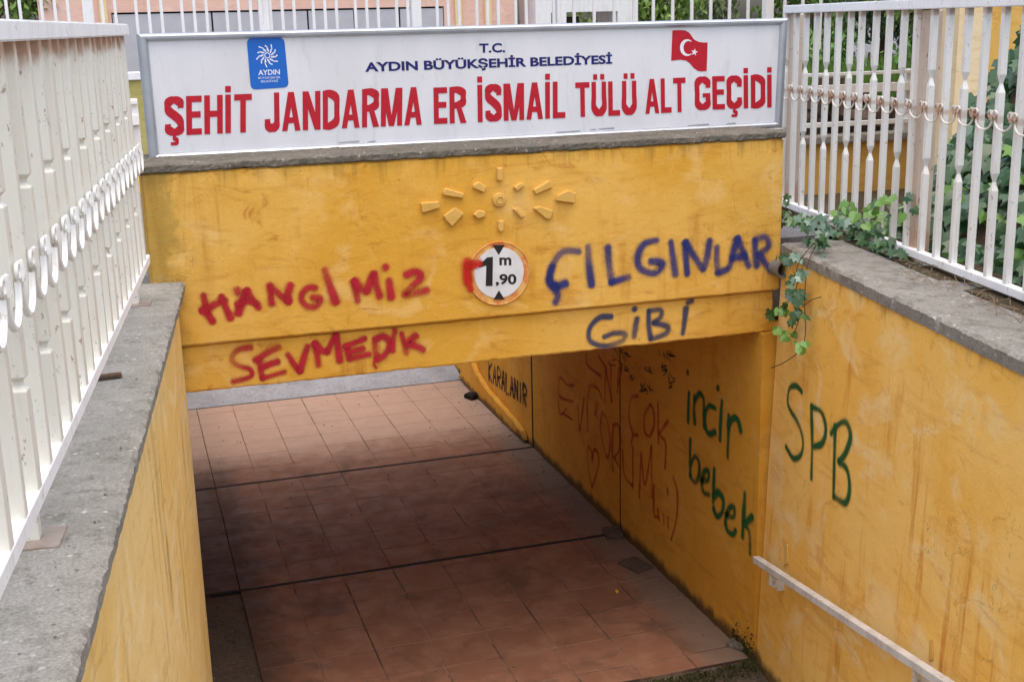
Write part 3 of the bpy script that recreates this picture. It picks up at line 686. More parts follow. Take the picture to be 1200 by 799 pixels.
def glyph(ch):
    base = {'Ş':'S','İ':'I','Ü':'U','Ç':'C'}.get(ch, ch); t, h = TK, HK
    w = dict(E=.45, H=.54, T=.52, J=.46, A=.58, N=.56, D=.53, R=.54, M=.70, S=.54, L=.44, U=.54, G=.55, C=.54, I=.19)[base]
    V = lambda x: [(x-h, 0), (x+h, 0), (x+h, 1), (x-h, 1)]
    Hh = lambda y, a, b: [(a, y-.08), (b, y-.08), (b, y+.08), (a, y+.08)]
    q = []; c = []
    if base in 'EHNDRMLI': q.append(V(h))
    if base == 'E': q += [Hh(.08, h, w), Hh(.52, h, w*.93), Hh(.92, h, w)]
    if base == 'L': q += [Hh(.08, h, w)]
    if base == 'H': q += [V(w-h), Hh(.52, h, w-h)]
    if base == 'T': q += [V(w/2), Hh(.92, 0, w)]
    if base == 'N': q += [V(w-h), [(w-t*1.12, 0), (w, 0), (t*1.12, 1), (0, 1)]]
    if base == 'M': q += [V(w-h), [(w/2-t*.52, 0), (w/2+t*.3, 0), (t*1.35, 1), (0, 1)], [(w/2-t*.3, 0), (w/2+t*.52, 0), (w, 1), (w-t*1.35, 1)]]
    if base == 'A': q += [[(0, 0), (t*1.02, 0), (w/2+t*.45, 1), (w/2-t*.55, 1)], [(w-t*1.02, 0), (w, 0), (w/2+t*.55, 1), (w/2-t*.45, 1)], [(.2*w, .2), (.8*w, .2), (.75*w, .35), (.25*w, .35)]]
    if base == 'S': c.append([(w-h, .70), (w-h-.02, .84), (w/2, .915), (h+.02, .85), (h, .73), (h+.05, .62), (w/2, .52), (w-h-.05, .40), (w-h, .27), (w-h-.02, .15), (w/2, .085), (h+.02, .16), (h, .30)])
    if base == 'J': c.append([(w-h, 1), (w-h, .6), (w-h, .32), (w-h-.02, .17), (w/2, .085), (h+.02, .16), (h, .33)])
    if base == 'D': c.append([(h, .92), (w*.42, .92), (w-h-.02, .80), (w-h, .5), (w-h-.02, .20), (w*.42, .08), (h, .08)])
    if base == 'R': c.append([(h, .92), (w*.5, .92), (w-h-.01, .84), (w-h, .72), (w-h-.01, .58), (w*.5, .5), (h, .5)]); q.append([(w-t*1.1, 0), (w+.02, 0), (w*.5+t*.6, .5), (w*.5-t*.4, .5)])
    if base == 'U': c.append([(h, 1), (h, .6), (h, .26), (w/2, .085), (w-h, .26), (w-h, .6), (w-h, 1)])
    if base in 'GC': c.append([(w-h, .66), (w-h-.01, .82), (w/2, .915), (h+.01, .81), (h, .5), (h+.01, .19), (w/2, .085), (w-h-.01, .18), (w-h, .34)])
    if base == 'G': q += [[(w-t, .1), (w, .1), (w, .5), (w-t, .5)], [(w*.5, .38), (w-h, .38), (w-h, .5), (w*.5, .5)]]
    if ch == 'İ': q.append([(0, 1.06), (t, 1.06), (t, 1.22), (0, 1.22)])
    if ch == 'Ü': q += [[(x-.075, 1.06), (x+.075, 1.06), (x+.075, 1.22), (x-.075, 1.22)] for x in (w/2-.13, w/2+.13)]
    if ch in 'ŞÇ': q.append([(w/2-.04, .02), (w/2+.05, .02), (w/2+.03, -.1), (w/2-.06, -.1)]); c.append(('t', [(w/2-.03, -.08), (w/2+.07, -.11), (w/2+.05, -.2), (w/2-.11, -.21)]))
    return w, q, c
def title_word(s_, bl, br, tl):
    mb = MB(); X = 0; pieces_ = []
    for ch in s_:
        w, q, c = glyph(ch)
        for poly in q: pieces_.append([(X+x, y) for x, y in poly])
        for cv in c:
            th = .5 if cv[0] == 't' else 1; cv = cv[1] if cv[0] == 't' else cv
            P = smooth([Vector((x, y, 0)) for x, y in cv], 4); L = []; R_ = []
            for i, p in enumerate(P):
                d = (P[min(i+1, len(P)-1)]-P[max(i-1, 0)]).normalized(); nn = Vector((-d.y, d.x, 0))
                k_ = th*(HK*abs(nn.x)+.085*abs(nn.y)); L.append(p+nn*k_); R_.append(p-nn*k_)
            for i in range(len(P)-1): pieces_.append([(X+v.x, v.y) for v in (R_[i], R_[i+1], L[i+1], L[i])]+['same'] )
        X += w+.075
    X -= .075; ex = (br-bl)/X; ey = tl-bl; lift = 0
    for pc_ in pieces_:
        if pc_[-1] == 'same': pc_ = pc_[:-1]; li = .0001
        else: lift += 1; li = .00022+.00012*(lift % 7)
        mb.add([bl+ex*x+ey*y+up2+Vector((0, -li, 0)) for x, y in pc_], [tuple(range(len(pc_)))])
    return mb
for s_, tr_, xa, xb, ya, yb, yt in words:
    title_word(s_, pln(*tr_(xa, ya)), pln(*tr_(xb, yb)), pln(*tr_(xa-2, yt))).build('lettering', M['red'], sg)
mb = MB(); letter(mb, 'T.C.', pln(561.7, 62.3), pln(592, 61.5), pln(561.5, 51.5), .03, up2); mb.build('lettering', M['navy'], sg); mb = MB(); letter(mb, 'AYDIN BÜYÜKŞEHİR BELEDİYESİ', pln(428, 84.5), pln(717.5, 75), pln(427.3, 73.6), .034, up2)
mb.build('lettering', M['navy'], sg)
# blue city emblem
def rrect(cs, r, n=5):
    out = []
    for i, c in enumerate(cs):
        a = cs[i-1]; b = cs[(i+1) % 4]; u = (a-c).normalized()*r; v = (b-c).normalized()*r
        for k in range(n+1):
            t = k/n; out.append((c+u).lerp(c, t).lerp(c.lerp(c+v, t), t))
    return out
lc = [pln(289,45.5), pln(333,44.5), pln(338.5,102.5), pln(294,105.5)]
lg = MB(); loop = rrect(lc, .025); lg.add([p+up2 for p in loop], [tuple(range(len(loop)))]); lgo = lg.build('emblem', M['blue'], sg)
mb = MB(); ctr = pln(313.3, 65.3); ex = (lc[1]-lc[0]).normalized(); ez = (lc[0]-lc[3]).normalized(); up3 = Vector((0, -.0009, 0))
E2 = lambda r, t: ctr+ex*r*math.cos(t)+ez*r*math.sin(t)+up3
for k in range(11):
    t = k*2*math.pi/11+.2
    for r0, r1, w_ in ((.018, .034, .006), (.036, .047+.008*(k % 2), .0045)):
        tt = t+(.22 if r0 > .03 else 0); a = E2(r0, tt-.12); b = E2(r1, tt+.18); sd_ = (b-a).normalized().cross(Vector((0, 1, 0)))*w_/2
        mb.add([a-sd_, a+sd_, b+sd_*1.3, b-sd_*1.3], [(0, 1, 2, 3)])
n = 20
mb.add([E2(.014, i*2*math.pi/n) for i in range(n)]+[E2(.010, i*2*math.pi/n) for i in range(n)], [(i, (i+1) % n, n+(i+1) % n, n+i) for i in range(n)])
Z5 = T(270, 30, .11264)
letter(mb, 'AYDIN', pln(*Z5(290, 520)), pln(*Z5(515, 512)), pln(*Z5(288, 465)), .02, up3); letter(mb, 'BÜYÜKŞEHİR', pln(*Z5(290, 558)), pln(*Z5(520, 551)), pln(*Z5(289, 538)), .0, up3); letter(mb, 'BELEDİYESİ', pln(*Z5(318, 594)), pln(*Z5(495, 588)), pln(*Z5(317, 574)), .0, up3)
mb.build('emblem_print', M['white_vinyl'], lgo)
# flag
Z6 = T(770, 20, .1); fo = [(180,160),(255,156),(330,160),(375,185),(405,225),(435,268),(490,295),(545,302),(592,300),(588,470),(580,635),(525,640),(478,633),(430,600),(385,545),(340,512),(280,503),(220,508),(165,516),(172,340)]
mb = MB(); mb.add([pln(*Z6(*p))+up2 for p in fo], [tuple(range(len(fo)))]); fl = mb.build('flag', M['red'], sg)
mb = MB(); oc = (350, 362); n = 26; vs = []; fs = []
for i in range(n+1):
    t = math.radians(48+264*i/n+0); ro = (82, 98); vs.append((oc[0]+ro[0]*math.cos(t), oc[1]-ro[1]*math.sin(t)))
    t2 = math.radians(60+240*i/n); vs.append((oc[0]+20+62*math.cos(t2), oc[1]-78*math.sin(t2)))
for i in range(n): fs.append((2*i, 2*i+1, 2*i+3, 2*i+2))
mb.add([pln(*Z6(*p))+up3 for p in vs], fs)
sc_ = (437, 415); pts = [(sc_[0]+(42 if i % 2 == 0 else 16)*math.cos(math.radians(80+36*i)), sc_[1]-(46 if i % 2 == 0 else 18)*math.sin(math.radians(80+36*i))) for i in range(10)]
mb.add([pln(*Z6(*p))+up3 for p in pts], [tuple(range(10))]); mb.build('crescent_and_star', M['white_vinyl'], fl)
# scratches of peeled film along the lower frame
mb = MB()
for (x, y, w_) in ((395,168,26),(430,167,10),(650,156,30),(690,153,8),(805,148,26),(850,146,12),(700,152,20)):
    a = pln(x, y); b = pln(x+w_, y-w_*.045); mb.add([a+up2, b+up2, b+up2+Vector((0,0,.007)), a+up2+Vector((.01,0,.004))], [(0,1,2,3)])
tag(mb.build('peeled_film', M['alu'], sg), kind='stuff')
for i in range(9):
    for za in (TL.z-.02, BL.z+.02):
        cx_ = x0+.05+(x1-x0-.1)*i/8; mb = MB(); disc(mb, Vector((cx_, 0, za)), .0045, YS_-.019, YS_-.0235, 8); mb.build('rivet', M['alu'], sg)
# rear supports of the sign
for fx in (.12, .5, .88):
    p = BL.lerp(BR_, fx); MB().box((p.x-.02, YS_+.10, 2.93), (p.x+.02, YS_+.14, zt-.02)).build('rear_support', M['alu'], sg)

# ------------------------------------------------------------------ fences along the wing walls
def bar_mesh(h, w, pinches, nh=.034, twist_depth=.45):
    mb = MB(); zs = [0, h]
    for p in pinches: zs += [p-nh, p-nh*.35, p-.002, p+.002, p+nh*.35, p+nh]
    zs.sort(); vs = []; fs = []
    for z in zs:
        f = 0
        for p in pinches:
            d = abs(z-p); f = max(f, 1 if d < .006 else (.72 if d < nh*.4 else 0))
        hw = w/2*(1-.78*f); hd = w/2*(1-twist_depth*f)
        ch = .12*w
        vs += [(-hw, -hd, z), (hw, -hd, z), (hw, hd, z), (-hw, hd, z)]
    for i in range(len(zs)-1):
        for j in range(4): fs.append((i*4+j, i*4+(j+1) % 4, i*4+4+(j+1) % 4, i*4+4+j))
    fs += [(3, 2, 1, 0), tuple((len(zs)-1)*4+j for j in range(4))]
    return mb.add(vs, fs)
def fence(name, label, P, d, zb, zt, s0, s1, first, pitch, barm, railm, scrollm, par, hang, posts, postm, foot_z, base_z, pinz, elong=1.0, post_w=.05, side=0, bw=.028, nh=.036):
    rz = math.atan2(d.y, d.x)
    f = thing(name, label, 'fence', (P.x, P.y, base_z), 'metal railings along the stairwell', rz=rz)
    L = lambda s, z, u=0: Vector((s, u, z-base_z))
    def loc(mb, nm, mat, **k): return mb.build(nm, mat, f, rebase=False, **k)
    mb = MB().box((s0, -.024, zt-.045-base_z), (s1, .024, zt-base_z)); loc(mb, 'top_rail', railm, bevel=.004, seg=2)
    mb = MB().box((s0, -.02, zb-base_z), (s1, .02, zb+.038-base_z)); loc(mb, 'bottom_rail', railm, bevel=.003)
    h = zt-.045-zb-.038+.004; b0 = None
    straight = loc(bar_mesh(h, bw, []), 'bar', barm, bevel=.002)
    twisted = loc(bar_mesh(h, bw, [z-zb-.038 for z in pinz], nh), 'bar', barm, bevel=.0015)
    # scroll: hanging loop between bars with curls either side of the bar
    mb = MB(); r = pitch/2-.012; u0 = -side*.026
    mb.tube([(pitch/2+r*math.cos(math.pi+math.pi*i/10), u0, -.012+r*.62*elong*math.sin(math.pi+math.pi*i/10)) for i in range(11)], .0045 if side < 0 else .0075, 6)
    for sg_ in (-1, 1):
        mb.tube([((.019*sg_)+.015*math.cos(t*math.pi/5), u0-side*.004, .012+.015*math.sin(t*math.pi/5)) for t in range(10)], .0042, 6, True)
    mb.tube([(0, u0-side*.006, .03), (0, u0-side*.01, -.01)], .008, 6)
    scr_o = loc(mb, 'scroll', scrollm, smooth=True)
    n0 = math.ceil((s0-first)/pitch+.05); n1 = math.floor((s1-first)/pitch); used = [0, 0, 0]
    for k in range(n0, n1+1):
        s = first+k*pitch
        if s < s0+.015 or s > s1-.015: continue
        src = twisted if (k+par) % 2 else straight; idx = 0 if src is straight else 1
        if not used[idx]: o = src; used[idx] = 1
        else: o = src.copy(); S.collection.objects.link(o)
        o.location = (s, rnd.uniform(-.0015, .0015), zb+.036-base_z); o.rotation_euler = (rnd.uniform(-.003, .003), rnd.uniform(-.005, .005), rnd.uniform(-.05, .05)); o.name = 'bar'
        if not used[2]: o = scr_o; used[2] = 1
        else: o = scr_o.copy(); S.collection.objects.link(o)
        o.location = (s, 0, hang-base_z); o.rotation_euler = (0, rnd.uniform(-.06, .06), 0)
    for s in posts:
        p0 = loc(MB().box((s-post_w/2, side*.01-.0+(.026 if side > 0 else -.026-post_w) if False else -post_w/2+side*0+.045*(1 if side<0 else -1)*-1, foot_z-base_z), (s+post_w/2, post_w/2+.045*(1 if side<0 else -1)*-1, zt-.05-base_z)), 'post', postm, bevel=.003)
        o = loc(MB().box((s-.06, -.065+.045*(1 if side<0 else -1)*-1, foot_z-.004-base_z), (s+.06, .065+.045*(1 if side<0 else -1)*-1, foot_z+.006-base_z)), 'foot_plate', M['rust'], bevel=.002); rough(o, .006, .02)
    return f
# left: visible side is +nL (to the right); local +y is left of travel, so the stairwell is local -y
FL = Vector((-.2195, 2.7387, 0)); 
fL = fence('railing', 'cream metal railing in the left foreground, its bars closing up into one sheet', FL, dL, 2.575, 3.547, -5.0, 2.62, .0, .155, M['bar_l'], M['rail_l'], M['scroll_l'], 0, 3.055, (-1.9, .02, 2.50), M['bar_l'], 2.43, 2.43, (3.21, 2.84), 1.9, .035, side=1, bw=.036, nh=.014)
FR = Vector((3.516, 4.8506, 0))
fR = fence('railing', 'white metal railing on the right above the wall, bars with pinched waists and rusty scrolls', FR, dR, 2.405, 3.577, -5.5, 1.86, .0, .153, M['bar_r'], M['rail_l'], M['scroll'], 1, 3.10, (-3.0, .12, 1.83), M['post_r'], 2.37, 2.38, (3.235, 2.84), 1.0, .075, side=-1)

# handrail on the right wall
ph = lambda x, y, o=.07: hit_p(x, y, PR+nR*o, nT)
a = ph(886, 655); b = ph(1112, 803); dd = (b-a).normalized(); b2 = a+dd*4.5
hr = thing('handrail', 'thin cream square handrail sloping down the right wall towards the underpass', 'handrail', tuple(a))
MB().beam(a, b2, .038, .038).build('rail', M['handrail'], hr, bevel=.003)
for (x, y) in ((905, 668), (1075, 780)):
    p = ph(x, y); t = (p-a).dot(dd); p = a+dd*t
    w0 = p-nR*.066
    mb = MB(); mb.beam(p-Vector((0,0,.018)), p-Vector((0,0,.085)), .03, .012, dR); mb.beam(p-Vector((0,0,.08)), w0-Vector((0,0,.08)), .012, .04); mb.beam(w0-Vector((0,0,.03)), w0-Vector((0,0,.12)), .075, .008, dR)
    mb.build('bracket', M['handrail'], hr, bevel=.001)
    q0 = spr(x+18, y-28); MB().prism([spr(x+15,y-30), spr(x+18,y-31), spr(x+19,y-8), spr(x+14,y-6)], nR*.004).build('plaster_scar', M['relief'], wr)

# ------------------------------------------------------------------ ivy
def leaf_mesh():
    P = [(0,-.05),(.22,-.28),(.5,-.1),(.34,.08),(.52,.38),(.22,.36),(0,.75),(-.22,.36),(-.52,.38),(-.34,.08),(-.5,-.1),(-.22,-.28)]
    mb = MB(); vs = [(0, .12, .0)]+[(x, y, -abs(x)*.28-.10*max(0, y-.3)) for x, y in P]
    n = len(P); mb.add(vs, [(0, 1+i, 1+(i+1) % n) for i in range(n)]); return mb
def heart_leaf():
    P = [(0,-.02),(.2,-.16),(.42,-.02),(.42,.26),(.22,.52),(0,.78),(-.22,.52),(-.42,.26),(-.42,-.02),(-.2,-.16)]
    mb = MB(); vs = [(0, .2, 0)]+[(x, y, -abs(x)*.3) for x, y in P]; n = len(P); mb.add(vs, [(0, 1+i, 1+(i+1) % n) for i in range(n)]); return mb
def leaf_rot(facing, droop=.5):
    """normal near facing, tip hanging down"""
    n = (facing+Vector((rnd.gauss(0, .38), rnd.gauss(0, .38), rnd.gauss(0, .3)))).normalized()
    t = Vector((rnd.gauss(0, .5), rnd.gauss(0, .5), -1)); t = (t-n*t.dot(n)).normalized(); x = t.cross(n)
    return Matrix((x, t, n)).transposed()
def place_leaves(parent, spots, mats, base=.06, cap=290, stuff_name='leaves'):
    inv = mw(parent).inverted(); protos = {}
    rest = {}
    for i, (p, facing, sz, mk) in enumerate(spots):
        R = leaf_rot(facing); 
        if i < cap:
            if mk not in protos:
                protos[mk] = (leaf_mesh() if mk != 'ivy_light' else heart_leaf()).build('leaf', M[mk], parent, rebase=False); o = protos[mk]
            else:
                o = protos[mk].copy(); S.collection.objects.link(o)
            o.matrix_local = inv @ Matrix.LocRotScale(p, R.to_quaternion(), Vector((sz,)*3))
        else:
            mb = rest.setdefault(mk, MB()); lm = leaf_mesh(); mb.add([p+(R @ (v*sz)) for v in lm.v], lm.f)
    for mk, mb in rest.items():
        tag(mb.build(stuff_name, M[mk], parent), kind='stuff')
toC = lambda p: (CO-p).normalized()
# vine hanging from the right end of the ledge
vine = thing('ivy_vine', 'ivy trailing over the coping corner and hanging down past the drain pipe', 'ivy', tuple(spr(940, 300)))
paths = []
def px_path(pts, off=.05, pl=None): return smooth([hit_p(x, y, PR+nR*o, nT) for (x, y, o) in pts], 5)
v1 = px_path([(990,262,-.35),(962,280,-.1),(948,305,.03),(944,330,.05),(943,360,.05),(944,390,.05),(938,410,.05),(920,424,.05),(904,431,.04)])
v2 = px_path([(985,265,-.3),(955,285,.0),(935,310,.05),(934,335,.06),(928,352,.06),(936,372,.06),(930,392,.06)])
v3 = px_path([(1060,262,-.5),(1030,258,-.4),(1000,252,-.32),(960,262,-.15),(925,250,-.05),(908,232,.02)])
v4 = px_path([(940,360,.05),(950,352,.05),(962,348,.06)])
mb = MB()
for v in (v1, v2, v3, v4): mb.tube(v, .0022, 5)
mb.build('stem', M['stem'], vine, smooth=True)
spots = []
def scatter(px, n, spread, sz, kinds, off):
    for _ in range(n):
        x = px[0]+rnd.gauss(0, spread[0]); y = px[1]+rnd.gauss(0, spread[1]); o = off+rnd.uniform(-.04, .04)
        p = hit_p(x, y, PR+nR*o, nT); spots.append((p, (toC(p)+Vector((0, 0, .6))).normalized(), sz*rnd.uniform(.75, 1.3), rnd.choice(kinds)))
for cx, cy, n, k in ((928,300,6,('ivy_pale','ivy')), (934,320,5,('ivy_pale','ivy')), (926,335,4,('ivy','ivy_pale')), (936,348,5,('ivy','ivy_pale')), (921,363,5,('ivy','ivy_light')), (934,370,5,('ivy','ivy')), (912,384,2,('ivy_light',)), (930,393,2,('ivy_light',)), (940,405,3,('ivy_light',)), (908,362,2,('ivy',))):
    scatter((cx, cy), n+2, (6, 5), .05, k, .06)
for cx, cy, n, k in ((910,231,3,('ivy_light','ivy')), (918,240,3,('ivy',)), (930,258,5,('ivy','ivy_light')), (950,262,8,('ivy_pale','ivy')), (965,270,9,('ivy_pale','ivy')), (975,262,7,('ivy','ivy_pale')), (955,285,5,('ivy_pale','ivy'))):
    scatter((cx, cy), n+2, (9, 6), .055, k, -.08)
for cx, cy, n, k in ((992,246,2,('ivy_light','ivy')), (1008,241,1,('ivy_light',)), (1025,244,2,('ivy_light',)), (1045,243,1,('ivy','ivy_light')), (1000,270,6,('ivy',)), (1020,278,6,('ivy','ivy')), (1035,290,7,('ivy',)), (1050,296,5,('ivy',)), (1010,262,5,('ivy','ivy_light'))):
    scatter((cx, cy), n+5, (10, 7), .06, k, -.36)
place_leaves(vine, spots, None)
# ivy bank behind the right fence
bank = thing('ivy_bank', 'dark green ivy covering a bank behind the white railing on the right', 'ivy', (4.8, 5.5, 2.2))
def bank_h(x, y):     # height of the bank
    u = (Vector((x, y, 0))-FR).dot(-nR); s = (Vector((x, y, 0))-FR).dot(dR)
    right = min(1, max(0, (u-.15)/.9)); h = 2.36+1.0*right+.25*noise.noise(Vector((x*1.3, y*1.3, 0)))
    fade = min(1, max(0, (2.1+.8*noise.noise(Vector((x, y, 3)))-s)/1.2))
    return 1.0+(h-1.0)*(fade**.6)
mb = MB(); vs = []; fs = []; n = 26; k = 16
for i in range(n+1):
    s = -4.5+7*i/n
    for j in range(k+1):
        u = .18+2.6*j/k; p = FR+dR*s-nR*u; vs.append(Vector((p.x, p.y, bank_h(p.x, p.y)-.10)))
    if i:
        for j in range(k): a_ = (i-1)*(k+1)+j; b_ = i*(k+1)+j; fs.append((a_, a_+1, b_+1, b_))
mb.add(vs, fs); mb.build('mound', M['soil'], bank, smooth=True)
spots = []
for _ in range(3600):
    s = rnd.uniform(-2.5, 2.3); u = .16+abs(rnd.gauss(0, 1))*.85
    if u > 2.6: continue
    p = FR+dR*s-nR*u; h = bank_h(p.x, p.y); p.z = h+rnd.uniform(-.08, .10)
    spots.append((p, (toC(p)*.8+Vector((0, 0, .55))).normalized(), rnd.uniform(.07, .13), 'ivy' if rnd.random() < .86 else rnd.choice(('ivy_light', 'ivy_pale'))))
spots.sort(key=lambda t: (t[0]-CO).length)
vis = [t for t in spots if t[0].z > 2.4]
place_leaves(bank, vis+[t for t in spots if t[0].z <= 2.4], None)
# dry twigs and litter by the post on the coping
mb = MB()
for _ in range(130):
    x = rnd.uniform(1050, 1200); y = 312+(x-1050)*.40+rnd.gauss(0, 9); p = hit_z(x, y, 2.40)
    d = Vector((rnd.gauss(0, 1), rnd.gauss(0, 1), rnd.uniform(0, .3))).normalized()*rnd.uniform(.02, .09)
    mb.tube([p, p+d*.5+Vector((0, 0, rnd.uniform(0, .012))), p+d], .0014, 4)
tag(mb.build('dry_twigs', M['twig']), 'dry twigs and plant litter under the right railing by its rusty post', 'twigs', kind='stuff')

# ------------------------------------------------------------------ small things lying about
def chunk(name, label, cat, p, sx, sy, sz, mat, rz=0, seed=1, amt=.01):
    mb = MB().box((-sx/2, -sy/2, 0), (sx/2, sy/2, sz)); o = mb.build(name, mat, None, bevel=min(sx, sy, sz)*.2)
    rough(o, amt, max(sx, sy)/5, seed=seed); o.location = p; o.rotation_euler.z = rz; tag(o, label, cat, 'broken paving pieces' if name == 'broken_tile' else None); return o
chunk('broken_tile', 'flat broken piece of paving lying by the tunnel wall, nearer of two', 'tile', hit_z(745, 663, .0), .14, .20, .022, M['floor'], .3, 2, .008)
chunk('broken_tile', 'dark broken piece of paving against the tunnel wall, farther of two', 'tile', hit_z(718, 626, .0), .12, .17, .03, M['floor'], -.2, 4, .01)
chunk('stone', 'grey stone lying in the corner at the end of the tunnel wall', 'stone', hit_z(864, 757, .0), .08, .11, .025, M['coping_dark'], .5, 6, .014)
chunk('cloth_rag', 'dark rag lying on the floor at the far mouth of the underpass', 'rag', hit_z(556, 466, .0), .16, .12, .05, M['rag'], .4, 8, .03)
chunk('plastic_scrap', 'tiny yellow plastic scrap on the terracotta tiles', 'litter', hit_z(723, 694, .0), .014, .022, .018, M['yellowbit'], .2, 9, .004)
pw = hit_z(127, 443, 2.434); chunk('iron_strip', 'short dark rusty strip lying on the left coping', 'strip', pw, .085, .022, .014, M['wood'], .05, 3, .003)
mb = MB()
for _ in range(120):
    p = hit_z(rnd.uniform(-10, 200), rnd.uniform(380, 800), 2.432)
    if (p-FL).dot(nL) < .02 or (p-Vector((.195, D, 0))).dot(nL) > .0: continue
    r = rnd.uniform(.001, .0026); M_ = Matrix.LocRotScale(p, Vector((rnd.random(), rnd.random(), rnd.random())).to_track_quat(), Vector((r, r*1.3, r*.7)))
    mb.box((-1, -1, -1), (1, 1, 1), M_)
tag(mb.build('grit', M['coping']), 'fine pale grit scattered on the left coping', 'grit', kind='stuff')
mb = MB()
for _ in range(260):
    x = rnd.uniform(.3, 3.1); y = rnd.uniform(6.0, 11.6)
    if rnd.random() < .6: x = 3.12-abs(rnd.gauss(0, .12))
    r = rnd.uniform(.0015, .005); mb.box((-1, -1, -1), (1, 1, 1), Matrix.LocRotScale(Vector((x, y, .002)), Vector((rnd.random(), rnd.random(), rnd.random())).to_track_quat(), Vector((r, r*1.3, r*.5))))
tag(mb.build('crumbs', M['crumb']), 'dirt crumbs strewn along the foot of the tunnel wall', 'dirt', kind='stuff')
# moss growing over the drain at the foot of the stairs and up the corner
mb = MB()
for _ in range(2600):
    x = rnd.uniform(2.3, 3.19); y = 5.62-abs(rnd.gauss(0, .09))+.12*max(0, (x-2.9)); z = -.005+rnd.uniform(0, .02)
    if rnd.random() < .25: x = 3.2-rnd.random()*.03; y = rnd.uniform(5.2, 5.9); z = abs(rnd.gauss(0, .06)); 
    if y > D-.01: x = min(x, XT-.004)
    r = rnd.uniform(.003, .009); R = Vector((rnd.gauss(0, .4), rnd.gauss(0, .4), 1)).to_track_quat('Z', 'Y')
    mb.add([Vector((x, y, z))+(R @ Vector(v))*r for v in ((-1, -.4, 0), (1, -.4, 0), (0, 1.2, .8))], [(0, 1, 2)])
tag(mb.build('moss', M['moss']), 'dark moss and grime along the floor edge below the handrail', 'moss', kind='stuff')

# ------------------------------------------------------------------ beyond the road: low wall, railing, garden fence, houses, trees
YB_ = 16.5
lw = thing('street_wall', 'low yellow wall with grey coping behind the right railing, across the sunken garden', 'wall', (7, YB_, .8))
MB().box((3.45, YB_, .8), (14.2, YB_+.25, 1.66)).build('plaster_face', M['far_yellow'], lw)
o = MB().box((3.43, YB_-.05, 1.66), (14.2, YB_+.3, 1.76)).build('coping', M['coping'], lw, bevel=.01)
def far_rail(label, x0, x1):
    f = thing('street_railing', label, 'railing', (x0, YB_+.1, 1.75), 'pieces of the far street railing')
    for z, h in ((2.66, .05), (2.44, .13), (1.92, .07)):
        MB().box((x0, YB_+.06, z-h/2), (x1, YB_+.12, z+h/2)).build('rail', M['far_white'], f, bevel=.005)
    n = max(1, int((x1-x0)/2.0))
    for i in range(n+1):
        x = x0+.04+(x1-x0-.08)*i/n; MB().box((x-.04, YB_+.125, 1.66), (x+.04, YB_+.2, 2.70)).build('post', M['far_white'], f)
    return f
far_rail('white horizontal street railing seen through the bars of the right railing', 3.5, 11.7)
far_rail('end of a white street railing seen in the gap left of the long sign', -2.5, .30)
mb = MB()
for _ in range(260):
    x = rnd.uniform(3.5, 12); z = 1.8+abs(rnd.gauss(0, .25)); y = rnd.uniform(17.1, 18.2); r = rnd.uniform(.05, .2)
    mb.box((-r, -r, -r*.7), (r, r, r*.7), Matrix.LocRotScale(Vector((x, y, min(z, 2.4))), Vector((rnd.random(), rnd.random(), rnd.random())).to_track_quat(), None))
rb = mb.build('rubble', M['stonebits']); tag(rb, 'dark heap of rubble and stones behind the far white railing', 'rubble', kind='stuff')
# garden wall with a tall bar fence
YG = 18.6
gw = thing('garden_wall', 'mossy yellow garden wall seen in the gap left of the long sign', 'wall', (4, YG, 1.6))
MB().box((-8, YG, 1.6), (9.6, YG+.2, 2.86)).build('plaster_face', M['olive'], gw); MB().box((-8, YG-.04, 2.86), (9.6, YG+.24, 2.97)).build('coping', M['far_white'], gw, bevel=.01)
gf = thing('garden_fence', 'tall white bar fence running behind the top edge of the long sign', 'fence', (-5, YG, 2.97))
ref = None
x = -7.9; k = 0
while x < 11.6:
    if ref is None: ref = MB().box((-.02, -.02, 0), (.02, .02, 1.6)).build('bar', M['far_white'], gf, rebase=False); o = ref
    else: o = ref.copy(); S.collection.objects.link(o)
    o.location = (x+5, .1, -.0); 
    x += .335 if x > 6.6 else (.17 if k % 3 else .28); k += 1
for px in (-4.0, -.2, 2.2, 4.45, 6.75, 10.35):
    MB().box((px-.07, YG+.03, 2.95), (px+.07, YG+.17, 4.7)).build('post', M['far_white'], gf)
for z in (4.58,): MB().box((-8, YG+.07, z), (11.6, YG+.13, z+.06)).build('rail', M['far_white'], gf)
# pink house with shuttered window band
ph_ = thing('pink_house', 'pale pink house with a long shuttered window behind the long sign', 'house', (2.5, 22, 1.7))
hx0, hx1, hy = -1.0, 7.1, 22.0
wx0, wx1, wz0, wz1 = .12, 5.75, 2.7, 3.83
for lo, hi in (((hx0, hy, 1.66), (wx0, hy+.3, 6.4)), ((wx1, hy, 1.66), (hx1, hy+.3, 6.4)), ((wx0+.001, hy, wz1), (wx1-.001, hy+.3, 6.4)), ((wx0+.001, hy, 1.66), (wx1-.001, hy+.3, wz0)), ((hx0, hy+.301, 1.66), (hx1, hy+7, 6.4))):
    MB().box(lo, hi).build('wall', M['pink'], ph_)
MB().box((hx0-.3, hy-.35, 6.402), (hx1+.3, hy+7.3, 6.65)).build('roof', M['coping'], ph_)
nb = 7
for i in range(nb):
    a = wx0+(wx1-wx0)*i/nb; b = wx0+(wx1-wx0)*(i+1)/nb
    wn = MB().box((a+.015, hy+.02, wz0), (b-.015, hy+.09, wz1-.03)).build('shutter', M['shutter'], ph_)
    for z in [wz0+.1*j for j in range(1, 10)]: pass
MB().box((wx0, hy+.19, wz0), (wx1, hy+.22, wz1)).build('window_recess', M['dark'], ph_)
for x in (.0, 6.0, 6.55):
    MB().box((x-.06, hy-.07, 1.7), (x+.06, hy-.001, 6.3)).build('downpipe' if x == 6.0 else 'pilaster', M['cream'], ph_)
